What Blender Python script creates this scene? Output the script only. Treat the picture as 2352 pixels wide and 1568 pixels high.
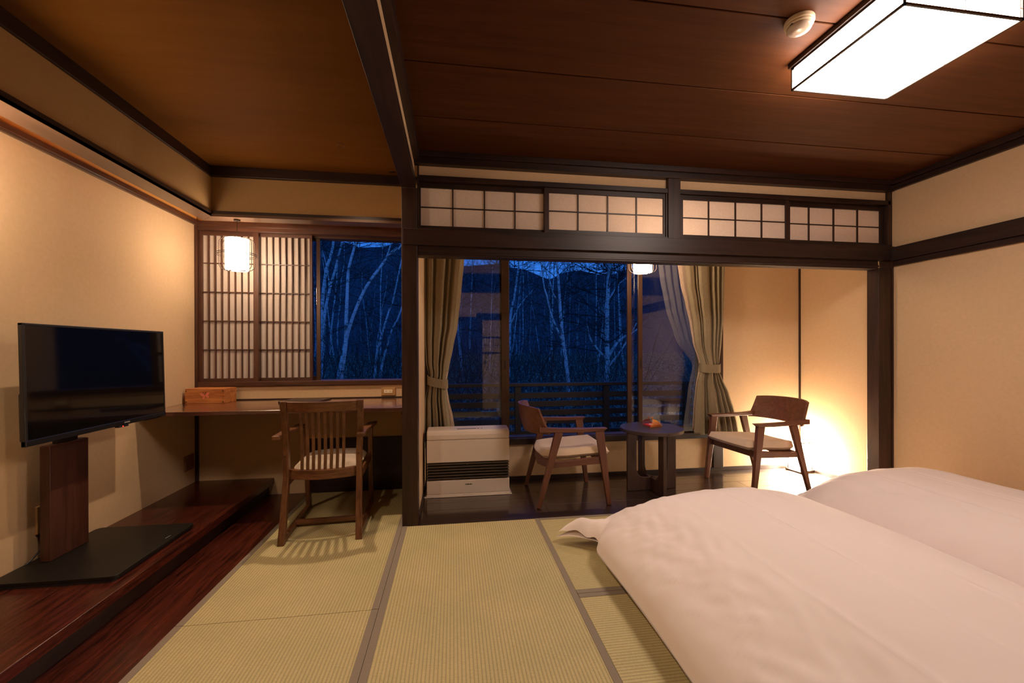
import bpy, bmesh, math, random
import numpy as np
from mathutils import Vector, Matrix
random.seed(7); rng = np.random.default_rng(7)
scene = bpy.context.scene
for o in list(bpy.data.objects): bpy.data.objects.remove(o)

# ---------------------------------------------------------------- camera
cam_data = bpy.data.cameras.new('camera'); cam = bpy.data.objects.new('camera', cam_data)
scene.collection.objects.link(cam); scene.camera = cam
cam_data.sensor_width = 36.0; cam_data.lens = 955.675/2352*36.0
cam_data.shift_y = 20.285/2352; cam_data.clip_start = 0.05; cam_data.clip_end = 2000
yaw, pitch, roll = .140662, -.0018325, -.0022702
_f = Vector((math.sin(yaw)*math.cos(pitch), math.cos(yaw)*math.cos(pitch), math.sin(pitch)))
_r = Vector((math.cos(yaw), -math.sin(yaw), 0)); _u = _r.cross(_f)
_r2 = _r*math.cos(roll) + _u*math.sin(roll); _u2 = -_r*math.sin(roll) + _u*math.cos(roll)
m = Matrix.Identity(4)
for i in range(3):
    m[i][0] = _r2[i]; m[i][1] = _u2[i]; m[i][2] = -_f[i]
m[2][3] = 1.2
cam.matrix_world = m

# ---------------------------------------------------------------- world, exposure
scene.view_settings.view_transform = 'Standard'
scene.view_settings.look = 'None'
scene.view_settings.exposure = 0.0
scene.view_settings.gamma = 1.0
scene.view_settings.use_curve_mapping = False
scene.cycles.use_denoising = True
scene.cycles.max_bounces = 10
scene.cycles.transparent_max_bounces = 16
scene.cycles.sample_clamp_indirect = 12.0
scene.cycles.diffuse_bounces = 8
scene.cycles.glossy_bounces = 6
scene.cycles.caustics_reflective = False
scene.cycles.caustics_refractive = False
SKY = 1.0            # dusk sky strength
E_CEIL = 36.0        # ceiling lantern
E_PEND = 34.0         # pendant shades
E_LANT = 240.0        # floor lantern
W_DOWN = 95.0         # recessed downlights (watt)
E_PEND2 = 66.0       # veranda pendant and the one over the television
COL_CEIL = (1.0, .80, .68)
COL_PEND = (1.0, .73, .50)
COL_LANT = (1.0, .82, .60)
world = bpy.data.worlds.new('dusk'); scene.world = world; world.use_nodes = True
nt = world.node_tree; nt.nodes.clear()
wo = nt.nodes.new('ShaderNodeOutputWorld'); bg = nt.nodes.new('ShaderNodeBackground')
tc = nt.nodes.new('ShaderNodeTexCoord'); sx = nt.nodes.new('ShaderNodeSeparateXYZ'); cr = nt.nodes.new('ShaderNodeValToRGB')
no = nt.nodes.new('ShaderNodeTexNoise'); no.inputs['Scale'].default_value = 7; no.inputs['Detail'].default_value = 5
mx = nt.nodes.new('ShaderNodeMixRGB'); mx.blend_type = 'MULTIPLY'; mx.inputs[0].default_value = .55
cr2 = nt.nodes.new('ShaderNodeValToRGB')
nt.links.new(tc.outputs['Generated'], sx.inputs[0]); nt.links.new(sx.outputs['Z'], cr.inputs[0])
nt.links.new(tc.outputs['Generated'], no.inputs['Vector']); nt.links.new(no.outputs['Fac'], cr2.inputs[0])
e = cr.color_ramp.elements
e[0].position = 0.0; e[0].color = (.060, .25, .86, 1)
e[1].position = 0.8; e[1].color = (.008, .06, .36, 1)
n2 = cr.color_ramp.elements.new(.25); n2.color = (.030, .20, .82, 1)
e = cr2.color_ramp.elements; e[0].position = .35; e[0].color = (.6, .7, .85, 1); e[1].position = .7; e[1].color = (1, 1, 1, 1)
nt.links.new(cr.outputs[0], mx.inputs[1]); nt.links.new(cr2.outputs[0], mx.inputs[2])
nt.links.new(mx.outputs[0], bg.inputs['Color']); bg.inputs['Strength'].default_value = SKY
nt.links.new(bg.outputs[0], wo.inputs[0])

# ---------------------------------------------------------------- materials
class NT:
    def __init__(s, name):
        s.m = bpy.data.materials.new(name); s.m.use_nodes = True; s.t = s.m.node_tree; s.t.nodes.clear()
        s.out = s.n('ShaderNodeOutputMaterial')
    def n(s, ty, **k):
        x = s.t.nodes.new(ty)
        for a, b in k.items():
            if hasattr(x, a): setattr(x, a, b)
            else: x.inputs[a].default_value = b
        return x
    def l(s, a, b): s.t.links.new(a, b)
    def ramp(s, fac, stops):
        r = s.n('ShaderNodeValToRGB'); els = r.color_ramp.elements
        while len(els) < len(stops): els.new(.5)
        for el, (p, c) in zip(els, stops): el.position = p; el.color = (*c, 1)
        s.l(fac, r.inputs[0]); return r.outputs[0]
    def coords(s, scale=(1, 1, 1), rnd=False):
        tcn = s.n('ShaderNodeTexCoord'); mp = s.n('ShaderNodeMapping'); mp.inputs['Scale'].default_value = scale
        s.l(tcn.outputs['Object'], mp.inputs['Vector'])
        if rnd:
            oi = s.n('ShaderNodeObjectInfo'); mu = s.n('ShaderNodeMath', operation='MULTIPLY'); mu.inputs[1].default_value = 37.0
            s.l(oi.outputs['Random'], mu.inputs[0]); s.l(mu.outputs[0], mp.inputs['Location'])
        return mp.outputs[0]
    def noise(s, vec, scale=5, detail=4, rough=.55, dist=0):
        x = s.n('ShaderNodeTexNoise'); x.inputs['Scale'].default_value = scale; x.inputs['Detail'].default_value = detail
        x.inputs['Roughness'].default_value = rough; x.inputs['Distortion'].default_value = dist
        s.l(vec, x.inputs['Vector']); return x.outputs['Fac']
    def bump(s, h, strength=.2, dist=.002):
        b = s.n('ShaderNodeBump'); b.inputs['Strength'].default_value = strength; b.inputs['Distance'].default_value = dist
        s.l(h, b.inputs['Height']); return b.outputs[0]
    def bsdf(s, color=None, rough=.5, metal=0, nrm=None, spec=.5, coat=0, coatr=.1, sheen=0, csock=None, rsock=None):
        b = s.n('ShaderNodeBsdfPrincipled')
        if color is not None: b.inputs['Base Color'].default_value = (*color, 1)
        if csock is not None: s.l(csock, b.inputs['Base Color'])
        b.inputs['Roughness'].default_value = rough; b.inputs['Metallic'].default_value = metal
        b.inputs['Specular IOR Level'].default_value = spec
        b.inputs['Coat Weight'].default_value = coat; b.inputs['Coat Roughness'].default_value = coatr
        b.inputs['Sheen Weight'].default_value = sheen
        if rsock is not None: s.l(rsock, b.inputs['Roughness'])
        if nrm is not None: s.l(nrm, b.inputs['Normal'])
        return b.outputs[0]
    def done(s, sh): s.l(sh, s.out.inputs['Surface']); return s.m

def wood(name, dark, light, axis='x', rough=.45, fine=1.0, coat=0, coatr=.1, bump=.15, spec=.5, contrast=(.35, .65)):
    t = NT(name); a = {'x': (1.2, 14, 14), 'y': (14, 1.2, 14), 'z': (14, 14, 1.2)}[axis]
    v = t.coords(tuple(k*fine for k in a), True)
    n1 = t.noise(v, 1.6, 8, .62, .6); n2 = t.noise(v, 7, 4, .6, .2)
    mxn = t.n('ShaderNodeMath', operation='MULTIPLY_ADD'); mxn.inputs[1].default_value = .35
    t.l(n2, mxn.inputs[0]); t.l(n1, mxn.inputs[2])
    sub = t.n('ShaderNodeMath', operation='SUBTRACT'); sub.inputs[1].default_value = .175; t.l(mxn.outputs[0], sub.inputs[0])
    c = t.ramp(sub.outputs[0], [(contrast[0], dark), (contrast[1], light)])
    return t.done(t.bsdf(csock=c, rough=rough, nrm=t.bump(sub.outputs[0], bump, .001), coat=coat, coatr=coatr, spec=spec))

def plain(name, col, rough=.5, metal=0, nscale=0, nstr=.1, spec=.5, coat=0, var=.0, sheen=0, ndist=.001):
    t = NT(name); nrm = None; cs = None
    if nscale:
        v = t.coords((1, 1, 1)); h = t.noise(v, nscale, 5, .6); nrm = t.bump(h, nstr, ndist)
        if var:
            cs = t.ramp(t.noise(v, nscale*.11+1.3, 4, .6), [(.3, tuple(c*(1-var) for c in col)), (.7, tuple(min(1, c*(1+var)) for c in col))])
    return t.done(t.bsdf(None if cs else col, rough, metal, nrm, spec, coat, sheen=sheen, csock=cs))

def emit(name, col, st):
    t = NT(name); em = t.n('ShaderNodeEmission'); em.inputs['Color'].default_value = (*col, 1); em.inputs['Strength'].default_value = st
    return t.done(em.outputs[0])

M = {}
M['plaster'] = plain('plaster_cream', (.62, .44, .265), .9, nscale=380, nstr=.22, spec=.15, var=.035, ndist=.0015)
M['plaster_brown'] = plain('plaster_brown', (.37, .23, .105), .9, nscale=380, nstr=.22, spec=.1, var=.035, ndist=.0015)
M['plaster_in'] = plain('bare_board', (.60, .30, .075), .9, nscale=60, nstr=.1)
M['dark_x'] = wood('dark_wood_x', (.014, .0065, .0045), (.034, .015, .010), 'x', .42, spec=.4)
M['dark_y'] = wood('dark_wood_y', (.014, .0065, .0045), (.034, .015, .010), 'y', .42, spec=.4)
M['dark_z'] = wood('dark_wood_z', (.020, .009, .006), (.046, .020, .013), 'z', .42, spec=.4)
M['frame_x'] = wood('window_wood_x', (.040, .014, .008), (.095, .036, .018), 'x', .4)
M['frame_y'] = wood('window_wood_y', (.040, .014, .008), (.095, .036, .018), 'y', .4)
M['frame_z'] = wood('window_wood_z', (.040, .014, .008), (.095, .036, .018), 'z', .4)
M['soffit_x'] = wood('soffit_wood_x', (.085, .046, .027), (.125, .07, .043), 'x', .30)
M['soffit_y'] = wood('soffit_wood_y', (.075, .042, .026), (.115, .066, .042), 'y', .30)
M['ceil_main'] = wood('ceiling_veneer_red', (.054, .0165, .005), (.090, .030, .009), 'x', .6, .8, bump=.03, spec=.08, contrast=(.25, .75))
M['ceil_alc'] = wood('ceiling_veneer_brown', (.092, .033, .0045), (.130, .048, .0068), 'x', .7, .3, bump=.05, spec=.04, contrast=(.2, .8))
M['red_floor'] = wood('lacquered_red_board', (.016, .004, .0028), (.115, .022, .011), 'y', .25, 2.6, coat=.15, bump=.08, contrast=(.32, .72), spec=.4)
M['ver_floor'] = wood('veranda_board', (.022, .010, .006), (.038, .018, .011), 'x', .32, .9, coat=1.0, coatr=.10, bump=.04)
M['desk'] = wood('desk_wood', (.065, .021, .011), (.130, .046, .025), 'x', .28, .9, bump=.04, coat=1.0, coatr=.12)
M['desk_chair'] = wood('desk_chair_wood', (.080, .029, .011), (.185, .076, .029), 'z', .38, 1.5)
M['desk_chair_x'] = wood('desk_chair_wood_x', (.080, .029, .011), (.185, .076, .029), 'x', .38, 1.5)
M['lounge'] = wood('walnut_chair_wood', (.100, .034, .017), (.165, .060, .031), 'z', .42, 1.5)
M['lounge_x'] = wood('walnut_chair_wood_x', (.100, .034, .017), (.165, .060, .031), 'x', .42, 1.5)
M['table'] = wood('table_wood', (.050, .026, .018), (.082, .045, .031), 'z', .42, 1.5)
M['table_top'] = plain('table_top_brown', (.052, .034, .030), .38, nscale=120, nstr=.05)
M['column'] = wood('tv_column_wood', (.045, .014, .009), (.085, .028, .017), 'z', .4, 1.6)
M['box_wood'] = wood('cedar_box', (.36, .11, .028), (.60, .23, .062), 'x', .5, 1.5)
M['peg'] = plain('dark_peg', (.05, .022, .012), .5)
M['black_metal'] = plain('black_metal', (.016, .014, .012), .42, .4, nscale=500, nstr=.05)
M['black_plastic'] = plain('black_plastic', (.012, .012, .013), .35)
M['gloss_bar'] = plain('tv_lower_bar', (.03, .03, .036), .25, .6)
M['screen'] = plain('tv_screen', (.003, .0032, .004), .06, spec=.5)
M['led_red'] = emit('standby_led', (1, .02, .01), 6)
M['logo_grey'] = plain('logo_grey', (.35, .34, .33), .4)
M['wire'] = plain('dark_wire', (.035, .022, .014), .4, .7)
M['shade'] = emit('lit_shade', COL_PEND, E_PEND)
M['shade_veranda'] = emit('lit_shade_veranda', COL_PEND, E_PEND2)
M['ceil_shade'] = emit('lit_ceiling_panel', COL_CEIL, E_CEIL)
M['lantern'] = emit('lit_lantern', COL_LANT, E_LANT)
M['heater'] = plain('heater_white', (.82, .71, .60), .35, spec=.5)
M['heater_dark'] = plain('heater_grille', (.014, .011, .009), .5, .0)
M['heater_line'] = plain('heater_gap', (.16, .12, .09), .6)
M['outlet'] = plain('outlet_plate', (.44, .25, .10), .4)
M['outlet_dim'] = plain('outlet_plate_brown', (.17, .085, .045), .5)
M['outlet_in'] = plain('outlet_insert', (.86, .74, .52), .35)
M['detector'] = plain('detector_ivory', (.66, .52, .34), .35)
M['detector_cover'] = plain('detector_cover', (.58, .46, .36), .16, coat=.5)
M['leather'] = plain('folio_leather', (.040, .026, .018), .45, nscale=300, nstr=.2)
M['seat_cream'] = plain('cushion_cream', (.60, .47, .34), .95, nscale=35, nstr=.12, var=.06, sheen=.4, spec=.1, ndist=.003)
M['seat_grey'] = plain('cushion_weave', (.50, .40, .31), .95, nscale=500, nstr=.5, var=.08, spec=.1)
M['sheet'] = plain('bedding_white', (.80, .705, .665), .85, nscale=22, nstr=.06, spec=.15, sheen=.15, ndist=.006)
M['mattress'] = plain('mattress_ticking', (.55, .45, .38), .9, nscale=200, nstr=.1)
M['sash'] = plain('brown_aluminium', (.060, .028, .015), .35, .35)
M['deck'] = wood('deck_board', (.020, .012, .010), (.045, .028, .022), 'x', .6)
M['rail'] = wood('rail_wood', (.009, .006, .005), (.018, .011, .009), 'x', .6)
M['reed_gold'] = plain('amber_reed', (.70, .27, .045), .35)
M['reed_red'] = plain('red_brown_reed', (.34, .070, .016), .4)
M['red_cloth'] = plain('red_cloth', (.62, .035, .035), .8)
M['white_paper'] = plain('white_card', (.75, .68, .62), .8)
M['sticker'] = plain('white_mark', (.65, .6, .55), .5)
M['pink'] = plain('butterfly_inlay', (.72, .20, .12), .6)
M['twig'] = plain('twig_bark', (.030, .026, .024), .9)
M['hill'] = plain('hillside', (.11, .12, .125), 1, nscale=.35, nstr=.0, var=.35, spec=0)
M['louvre'] = plain('heater_louvre', (.17, .13, .10), .35, .3)
M['ground'] = plain('forest_floor', (.15, .15, .12), 1, nscale=3, nstr=.5, var=.4, spec=0, ndist=.05)

def mk_shoji():
    t = NT('shoji_paper'); v = t.coords((1, 1, 1)); c = t.ramp(t.noise(v, 90, 5, .6), [(.3, (.76, .66, .58)), (.7, (.84, .75, .67))])
    d = t.n('ShaderNodeBsdfDiffuse'); tr = t.n('ShaderNodeBsdfTranslucent'); mxs = t.n('ShaderNodeMixShader'); mxs.inputs[0].default_value = .48
    t.l(c, d.inputs[0]); t.l(c, tr.inputs[0]); t.l(d.outputs[0], mxs.inputs[1]); t.l(tr.outputs[0], mxs.inputs[2]); return t.done(mxs.outputs[0])
M['paper'] = mk_shoji()
def mk_curtain(name, col, trn, alpha):
    t = NT(name); v = t.coords((260, 260, 30)); c = t.ramp(t.noise(v, 1.0, 3, .6), [(.3, tuple(k*.82 for k in col)), (.7, tuple(k*1.12 for k in col))])
    d = t.n('ShaderNodeBsdfDiffuse'); tr = t.n('ShaderNodeBsdfTranslucent'); a = t.n('ShaderNodeMixShader'); a.inputs[0].default_value = trn
    t.l(c, d.inputs[0]); t.l(c, tr.inputs[0]); t.l(d.outputs[0], a.inputs[1]); t.l(tr.outputs[0], a.inputs[2])
    if alpha >= 1: return t.done(a.outputs[0])
    tp = t.n('ShaderNodeBsdfTransparent'); b = t.n('ShaderNodeMixShader'); b.inputs[0].default_value = alpha
    t.l(tp.outputs[0], b.inputs[1]); t.l(a.outputs[0], b.inputs[2]); return t.done(b.outputs[0])
M['drape'] = mk_curtain('drape_khaki', (.29, .235, .150), .12, 1)
M['drape_lining'] = mk_curtain('drape_lining', (.55, .42, .32), .2, 1)
M['sheer'] = mk_curtain('sheer_lace', (.55, .52, .50), .4, .22)
def mk_glass():
    t = NT('window_glass'); fr = t.n('ShaderNodeFresnel'); fr.inputs[0].default_value = 1.58
    tp = t.n('ShaderNodeBsdfTransparent'); gl = t.n('ShaderNodeBsdfGlossy'); gl.inputs['Roughness'].default_value = .0
    tp.inputs[0].default_value = (.93, .95, .96, 1)
    a = t.n('ShaderNodeMixShader'); t.l(fr.outputs[0], a.inputs[0]); t.l(tp.outputs[0], a.inputs[1]); t.l(gl.outputs[0], a.inputs[2]); return t.done(a.outputs[0])
M['glass'] = mk_glass()
def mk_tatami(name, axis):
    t = NT(name)
    tcn = t.n('ShaderNodeTexCoord'); sp = t.n('ShaderNodeSeparateXYZ'); t.l(tcn.outputs['Object'], sp.inputs[0])
    across, along = (sp.outputs[0], sp.outputs[1]) if axis == 'y' else (sp.outputs[1], sp.outputs[0])
    mu = t.n('ShaderNodeMath', operation='MULTIPLY'); mu.inputs[1].default_value = 1/.0148; t.l(across, mu.inputs[0])
    fr = t.n('ShaderNodeMath', operation='FRACT'); t.l(mu.outputs[0], fr.inputs[0])
    pp = t.n('ShaderNodeMath', operation='PINGPONG'); pp.inputs[1].default_value = .5; t.l(fr.outputs[0], pp.inputs[0])
    cmb = t.n('ShaderNodeCombineXYZ'); t.l(across, cmb.inputs[0]); t.l(along, cmb.inputs[1])
    mp = t.n('ShaderNodeMapping'); mp.inputs['Scale'].default_value = (40, 420, 1); t.l(cmb.outputs[0], mp.inputs['Vector'])
    reed = t.noise(mp.outputs[0], 1, 3, .6)
    mp2 = t.n('ShaderNodeMapping'); mp2.inputs['Scale'].default_value = (3, 3, 1); t.l(cmb.outputs[0], mp2.inputs['Vector'])
    big = t.noise(mp2.outputs[0], 1, 4, .6)
    base = t.ramp(reed, [(.3, (.42, .35, .175)), (.75, (.56, .48, .26))])
    stripe = t.ramp(pp.outputs[0], [(.0, (.50, .50, .50)), (.16, (.80, .80, .80)), (.26, (1, 1, 1))])
    m1 = t.n('ShaderNodeMixRGB', blend_type='MULTIPLY'); m1.inputs[0].default_value = .72; t.l(base, m1.inputs[1]); t.l(stripe, m1.inputs[2])
    bv = t.ramp(big, [(.3, (.90, .92, .88)), (.7, (1.05, 1.03, 1.0))])
    m2 = t.n('ShaderNodeMixRGB', blend_type='MULTIPLY'); m2.inputs[0].default_value = 1; t.l(m1.outputs[0], m2.inputs[1]); t.l(bv, m2.inputs[2])
    return t.done(t.bsdf(csock=m2.outputs[0], rough=.62, nrm=t.bump(stripe, .25, .0015), spec=.25))
M['tatami_y'] = mk_tatami('tatami_rush_y', 'y'); M['tatami_x'] = mk_tatami('tatami_rush_x', 'x')
def mk_border():
    t = NT('tatami_border'); v = t.coords((1, 1, 1)); ck = t.n('ShaderNodeTexChecker'); ck.inputs['Scale'].default_value = 260
    mp = t.n('ShaderNodeMapping'); mp.inputs['Rotation'].default_value = (0, 0, .785); t.l(v, mp.inputs['Vector']); t.l(mp.outputs[0], ck.inputs['Vector'])
    ck.inputs[1].default_value = (.20, .165, .125, 1); ck.inputs[2].default_value = (.26, .215, .165, 1)
    return t.done(t.bsdf(csock=ck.outputs[0], rough=.8, spec=.2))
M['border'] = mk_border()
def mk_birch():
    t = NT('birch_bark'); v = t.coords((9, 9, 60), True); n = t.noise(v, 1.0, 4, .6, .4); v2 = t.coords((2.2, 2.2, 3.2), True); k = t.noise(v2, 1.6, 5, .65, 1.2)
    c1 = t.ramp(n, [(.34, (.08, .075, .07)), (.46, (.74, .72, .69))]); c2 = t.ramp(k, [(.37, (.08, .075, .07)), (.49, (1, 1, 1))])
    mm = t.n('ShaderNodeMixRGB', blend_type='MULTIPLY'); mm.inputs[0].default_value = .9; t.l(c1, mm.inputs[1]); t.l(c2, mm.inputs[2])
    return t.done(t.bsdf(csock=mm.outputs[0], rough=.85, spec=.1))
M['birch'] = mk_birch()
M['grey_bark'] = plain('grey_bark', (.15, .145, .14), .9, nscale=14, nstr=.3, var=.7, spec=.05)
def mk_leaf():
    t = NT('bamboo_grass'); oi = t.coords((1, 1, 1)); c = t.ramp(t.noise(oi, 6, 4, .7), [(.3, (.08, .11, .08)), (.55, (.26, .29, .20)), (.8, (.55, .55, .45))])
    return t.done(t.bsdf(csock=c, rough=.7, spec=.2))
M['leaf'] = mk_leaf()

# ---------------------------------------------------------------- builders
OFF = {}
def link(o): scene.collection.objects.link(o); return o
def props(o, label=None, cat=None, group=None, kind=None):
    if label: o['label'] = label
    if cat: o['category'] = cat
    if group: o['group'] = group
    if kind: o['kind'] = kind
    return o
def thing(name, label, cat, loc=(0, 0, 0), rz=0, group=None, local=False):
    o = link(bpy.data.objects.new(name, None)); o.empty_display_size = .05
    o.location = loc; o.rotation_euler = (0, 0, rz); OFF[o] = Vector(loc) if (rz == 0 and not local) else Vector((0, 0, 0))
    return props(o, label, cat, group)
class MB:
    def __init__(s): s.v = []; s.f = []
    def add(s, vs, fs):
        b = len(s.v); s.v += [tuple(p) for p in vs]; s.f += [tuple(i+b for i in q) for q in fs]; return s
    def box(s, x0, x1, y0, y1, z0, z1):
        return s.add([(x0, y0, z0), (x1, y0, z0), (x1, y1, z0), (x0, y1, z0), (x0, y0, z1), (x1, y0, z1), (x1, y1, z1), (x0, y1, z1)],
                     [(0, 3, 2, 1), (4, 5, 6, 7), (0, 1, 5, 4), (1, 2, 6, 5), (2, 3, 7, 6), (3, 0, 4, 7)])
    def hexa(s, bot, top):
        return s.add(list(bot)+list(top), [(0, 3, 2, 1), (4, 5, 6, 7), (0, 1, 5, 4), (1, 2, 6, 5), (2, 3, 7, 6), (3, 0, 4, 7)])
    def beam(s, a, b, w0, d0, w1=None, d1=None, up=(0, 0, 1)):
        a = Vector(a); b = Vector(b); w1 = w0 if w1 is None else w1; d1 = d0 if d1 is None else d1
        z = (b-a).normalized(); u = Vector(up)
        if abs(z.dot(u)) > .97: u = Vector((0, 1, 0))
        x = u.cross(z).normalized(); y = z.cross(x)
        q = lambda c, w, d: [c-x*w/2-y*d/2, c+x*w/2-y*d/2, c+x*w/2+y*d/2, c-x*w/2+y*d/2]
        return s.hexa(q(a, w0, d0), q(b, w1, d1))
    def post(s, pts, wx, wy):            # stacked axis-aligned rectangles: pts = [(x, y, z[, wx, wy])]
        rings = []
        for p in pts:
            w = p[3] if len(p) > 3 else wx; d = p[4] if len(p) > 4 else wy; x, y, z = p[:3]
            rings.append([(x-w/2, y-d/2, z), (x+w/2, y-d/2, z), (x+w/2, y+d/2, z), (x-w/2, y+d/2, z)])
        return s.loft(rings)
    def loft(s, rings, closed=True, caps=True):
        n = len(rings[0]); vs = [p for r in rings for p in r]; fs = []
        for k in range(len(rings)-1):
            for i in range(n if closed else n-1):
                j = (i+1) % n; fs.append((k*n+i, k*n+j, (k+1)*n+j, (k+1)*n+i))
        if caps and closed: fs += [tuple(reversed(range(n))), tuple((len(rings)-1)*n+i for i in range(n))]
        return s.add(vs, fs)
    def tube(s, pts, r, n=8, closed=False, r1=None):
        pts = [Vector(p) for p in pts]; N = len(pts); rings = []; prev = None
        for i, p in enumerate(pts):
            t = (pts[(i+1) % N]-pts[i-1]) if closed else (pts[min(i+1, N-1)]-pts[max(i-1, 0)])
            t.normalize()
            if prev is None:
                a = Vector((0, 0, 1)) if abs(t.z) < .9 else Vector((1, 0, 0)); x = a.cross(t).normalized()
            else:
                x = (prev-t*prev.dot(t)).normalized()
            prev = x; y = t.cross(x); rr = r if r1 is None else r+(r1-r)*i/(N-1)
            if isinstance(r, (list, tuple)): rr = r[i]
            rings.append([p+(x*math.cos(2*math.pi*k/n)+y*math.sin(2*math.pi*k/n))*rr for k in range(n)])
        if closed: rings.append(rings[0])
        return s.loft(rings, caps=not closed)
    def lathe(s, prof, c=(0, 0, 0), n=32):
        rings = [[(c[0]+r*math.cos(2*math.pi*k/n), c[1]+r*math.sin(2*math.pi*k/n), c[2]+z) for k in range(n)] for r, z in prof]
        return s.loft(rings)
    def prism(s, poly, a0, a1, axis='z'):   # poly in the two other axes
        f = {'z': lambda p, a: (p[0], p[1], a), 'y': lambda p, a: (p[0], a, p[1]), 'x': lambda p, a: (a, p[0], p[1])}[axis]
        n = len(poly)
        return s.add([f(p, a0) for p in poly]+[f(p, a1) for p in poly],
                     [tuple(reversed(range(n))), tuple(range(n, 2*n))]+[(i, (i+1) % n, n+(i+1) % n, n+i) for i in range(n)])
    def grid(s, fn, nu, nv):
        b = len(s.v); s.v += [tuple(fn(i/nu, j/nv)) for j in range(nv+1) for i in range(nu+1)]
        s.f += [(b+j*(nu+1)+i, b+j*(nu+1)+i+1, b+(j+1)*(nu+1)+i+1, b+(j+1)*(nu+1)+i) for j in range(nv) for i in range(nu)]; return s
    def build(s, name, mat, parent=None, bevel=0, smooth=False, subdiv=0, seg=2, solid=0):
        me = bpy.data.meshes.new(name); off = OFF.get(parent, Vector((0, 0, 0)))
        me.from_pydata([tuple(Vector(p)-off) for p in s.v], [], s.f); me.update()
        bm = bmesh.new(); bm.from_mesh(me); bmesh.ops.recalc_face_normals(bm, faces=bm.faces); bm.to_mesh(me); bm.free()
        me.materials.append(M[mat] if isinstance(mat, str) else mat)
        if smooth:
            for p in me.polygons: p.use_smooth = True
        o = link(bpy.data.objects.new(name, me))
        if parent is not None: o.parent = parent; OFF[o] = off
        if solid: md = o.modifiers.new('s', 'SOLIDIFY'); md.thickness = solid; md.offset = 0
        if bevel: md = o.modifiers.new('b', 'BEVEL'); md.width = bevel; md.segments = seg; md.limit_method = 'ANGLE'; md.angle_limit = .6
        if subdiv: md = o.modifiers.new('d', 'SUBSURF'); md.levels = subdiv; md.render_levels = subdiv
        return o
def box(name, mat, x0, x1, y0, y1, z0, z1, parent=None, bevel=.0, **k): return MB().box(x0, x1, y0, y1, z0, z1).build(name, mat, parent, bevel, **k)
def struct(o): o['kind'] = 'structure'; return o
_tn = [0]
def trim(mat, x0, x1, y0, y1, z0, z1, bevel=.002):
    _tn[0] += 1; return struct(box('trim_%d' % _tn[0], mat, x0, x1, y0, y1, z0, z1, None, bevel))
def trim_root():
    _tn[0] += 1; o = link(bpy.data.objects.new('trim_%d' % _tn[0], None)); OFF[o] = Vector((0, 0, 0)); return struct(o)
def sroot(name): o = link(bpy.data.objects.new(name, None)); OFF[o] = Vector((0, 0, 0)); return struct(o)
def dup(root, loc, rz=None, label=None, group=None):
    r = root.copy(); link(r); r.location = loc
    if rz is not None: r.rotation_euler = (0, 0, rz)
    if label: r['label'] = label
    if group: r['group'] = group
    for ch in list(root.children):
        c = ch.copy(); link(c); c.parent = r
        for g in list(ch.children):
            d = g.copy(); link(d); d.parent = c
    return r
# ================================================================ room shell
ZC = 2.55
YR = -0.35                      # rear wall
# ---- floor: tatami mats, board strip, veranda planks
floor = sroot('floor')
box('subfloor', 'dark_x', -2.2, 3.7, -.5, 2.9, -.12, -.045, floor)
box('subfloor', 'dark_x', -2.2, -.3, 2.9, 3.9, -.12, -.045, floor)
def mat_piece(x0, x1, y0, y1, along):
    g = .0012; bw = .031
    mt = MB().box(x0+g, x1-g, y0+g, y1-g, -.045, 0.0).build('tatami_mat', 'tatami_'+along, floor, .0015)
    # textures run from the mat's own corner
    for side in (0, 1):
        b = MB()
        if along == 'y':
            a = x0+g-.0004 if side == 0 else x1-g-bw
            b.box(a, a+bw+.0004, y0+g, y1-g, -.043, .0022)
        else:
            a = y0+g if side == 0 else y1-g-bw
            b.box(x0+g, x1-g, a, a+bw, -.043, .0022)
        b.build('border', 'border', mt, .001)
mat_piece(-1.20, -.344, 1.992, 3.703, 'y'); mat_piece(-1.20, -.344, .28, 1.992, 'y'); mat_piece(-1.20, -.344, -.35, .28, 'y')
mat_piece(-.344, .602, 1.01, 2.90, 'y'); mat_piece(-.344, .602, -.35, 1.01, 'y')
for x0, x1 in ((.602, 2.46), (2.46, 3.523)):
    for y0, y1 in ((1.976, 2.90), (1.04, 1.976), (.10, 1.04), (-.35, .10)): mat_piece(x0, x1, y0, y1, 'x')
box('floor_board', 'red_floor', -1.56, -1.2, YR, 3.705, -.045, .0, floor, .002)
def plank(x0, x1, y0, y1): box('plank', 'ver_floor', x0+.0006, x1-.0006, y0+.0006, y1-.0006, -.03, -.002, floor, .001, seg=1)
yy = [3.004, 3.155, 3.306, 3.457, 3.608, 3.79]
for i in range(5):
    xs = [-.245, 1.62, 3.5] if i % 2 else [-.245, .70, 2.55, 3.5]
    for a, b in zip(xs, xs[1:]): plank(a, b, yy[i], yy[i+1])
box('subfloor', 'dark_x', -.25, 3.6, 2.9, 3.9, -.12, -.03, floor)
# ---- raised wooden platform along the left wall
plat = sroot('floor_platform')
box('platform_top', 'red_floor', -2.067, -1.476, YR, 3.703, .092, .139, plat, .003)
box('platform_riser', 'dark_y', -2.067, -1.515, YR, 3.70, 0, .092, plat)
# ---- ceilings: boards with recessed joints
ceil = sroot('ceiling')
box('ceiling_back', 'dark_x', -.3, 3.6, -.5, 3.0, ZC+.012, ZC+.06, ceil)
gy = [-.46, -.15, .133, .598, 1.063, 1.528, 1.993, 2.458, 2.90]
for a, b in zip(gy, gy[1:]): box('ceiling_board', 'ceil_main', -.25, 3.55, a+.004, b-.004, ZC, ZC+.011, ceil, .0015, seg=1)
box('ceiling_panel', 'ceil_alc', -1.80, -.33, -.5, 3.40, ZC, ZC+.03, ceil)
box('ceiling_panel', 'plaster', -.3, 3.6, 2.95, 3.95, 2.46, 2.50, ceil)
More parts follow.
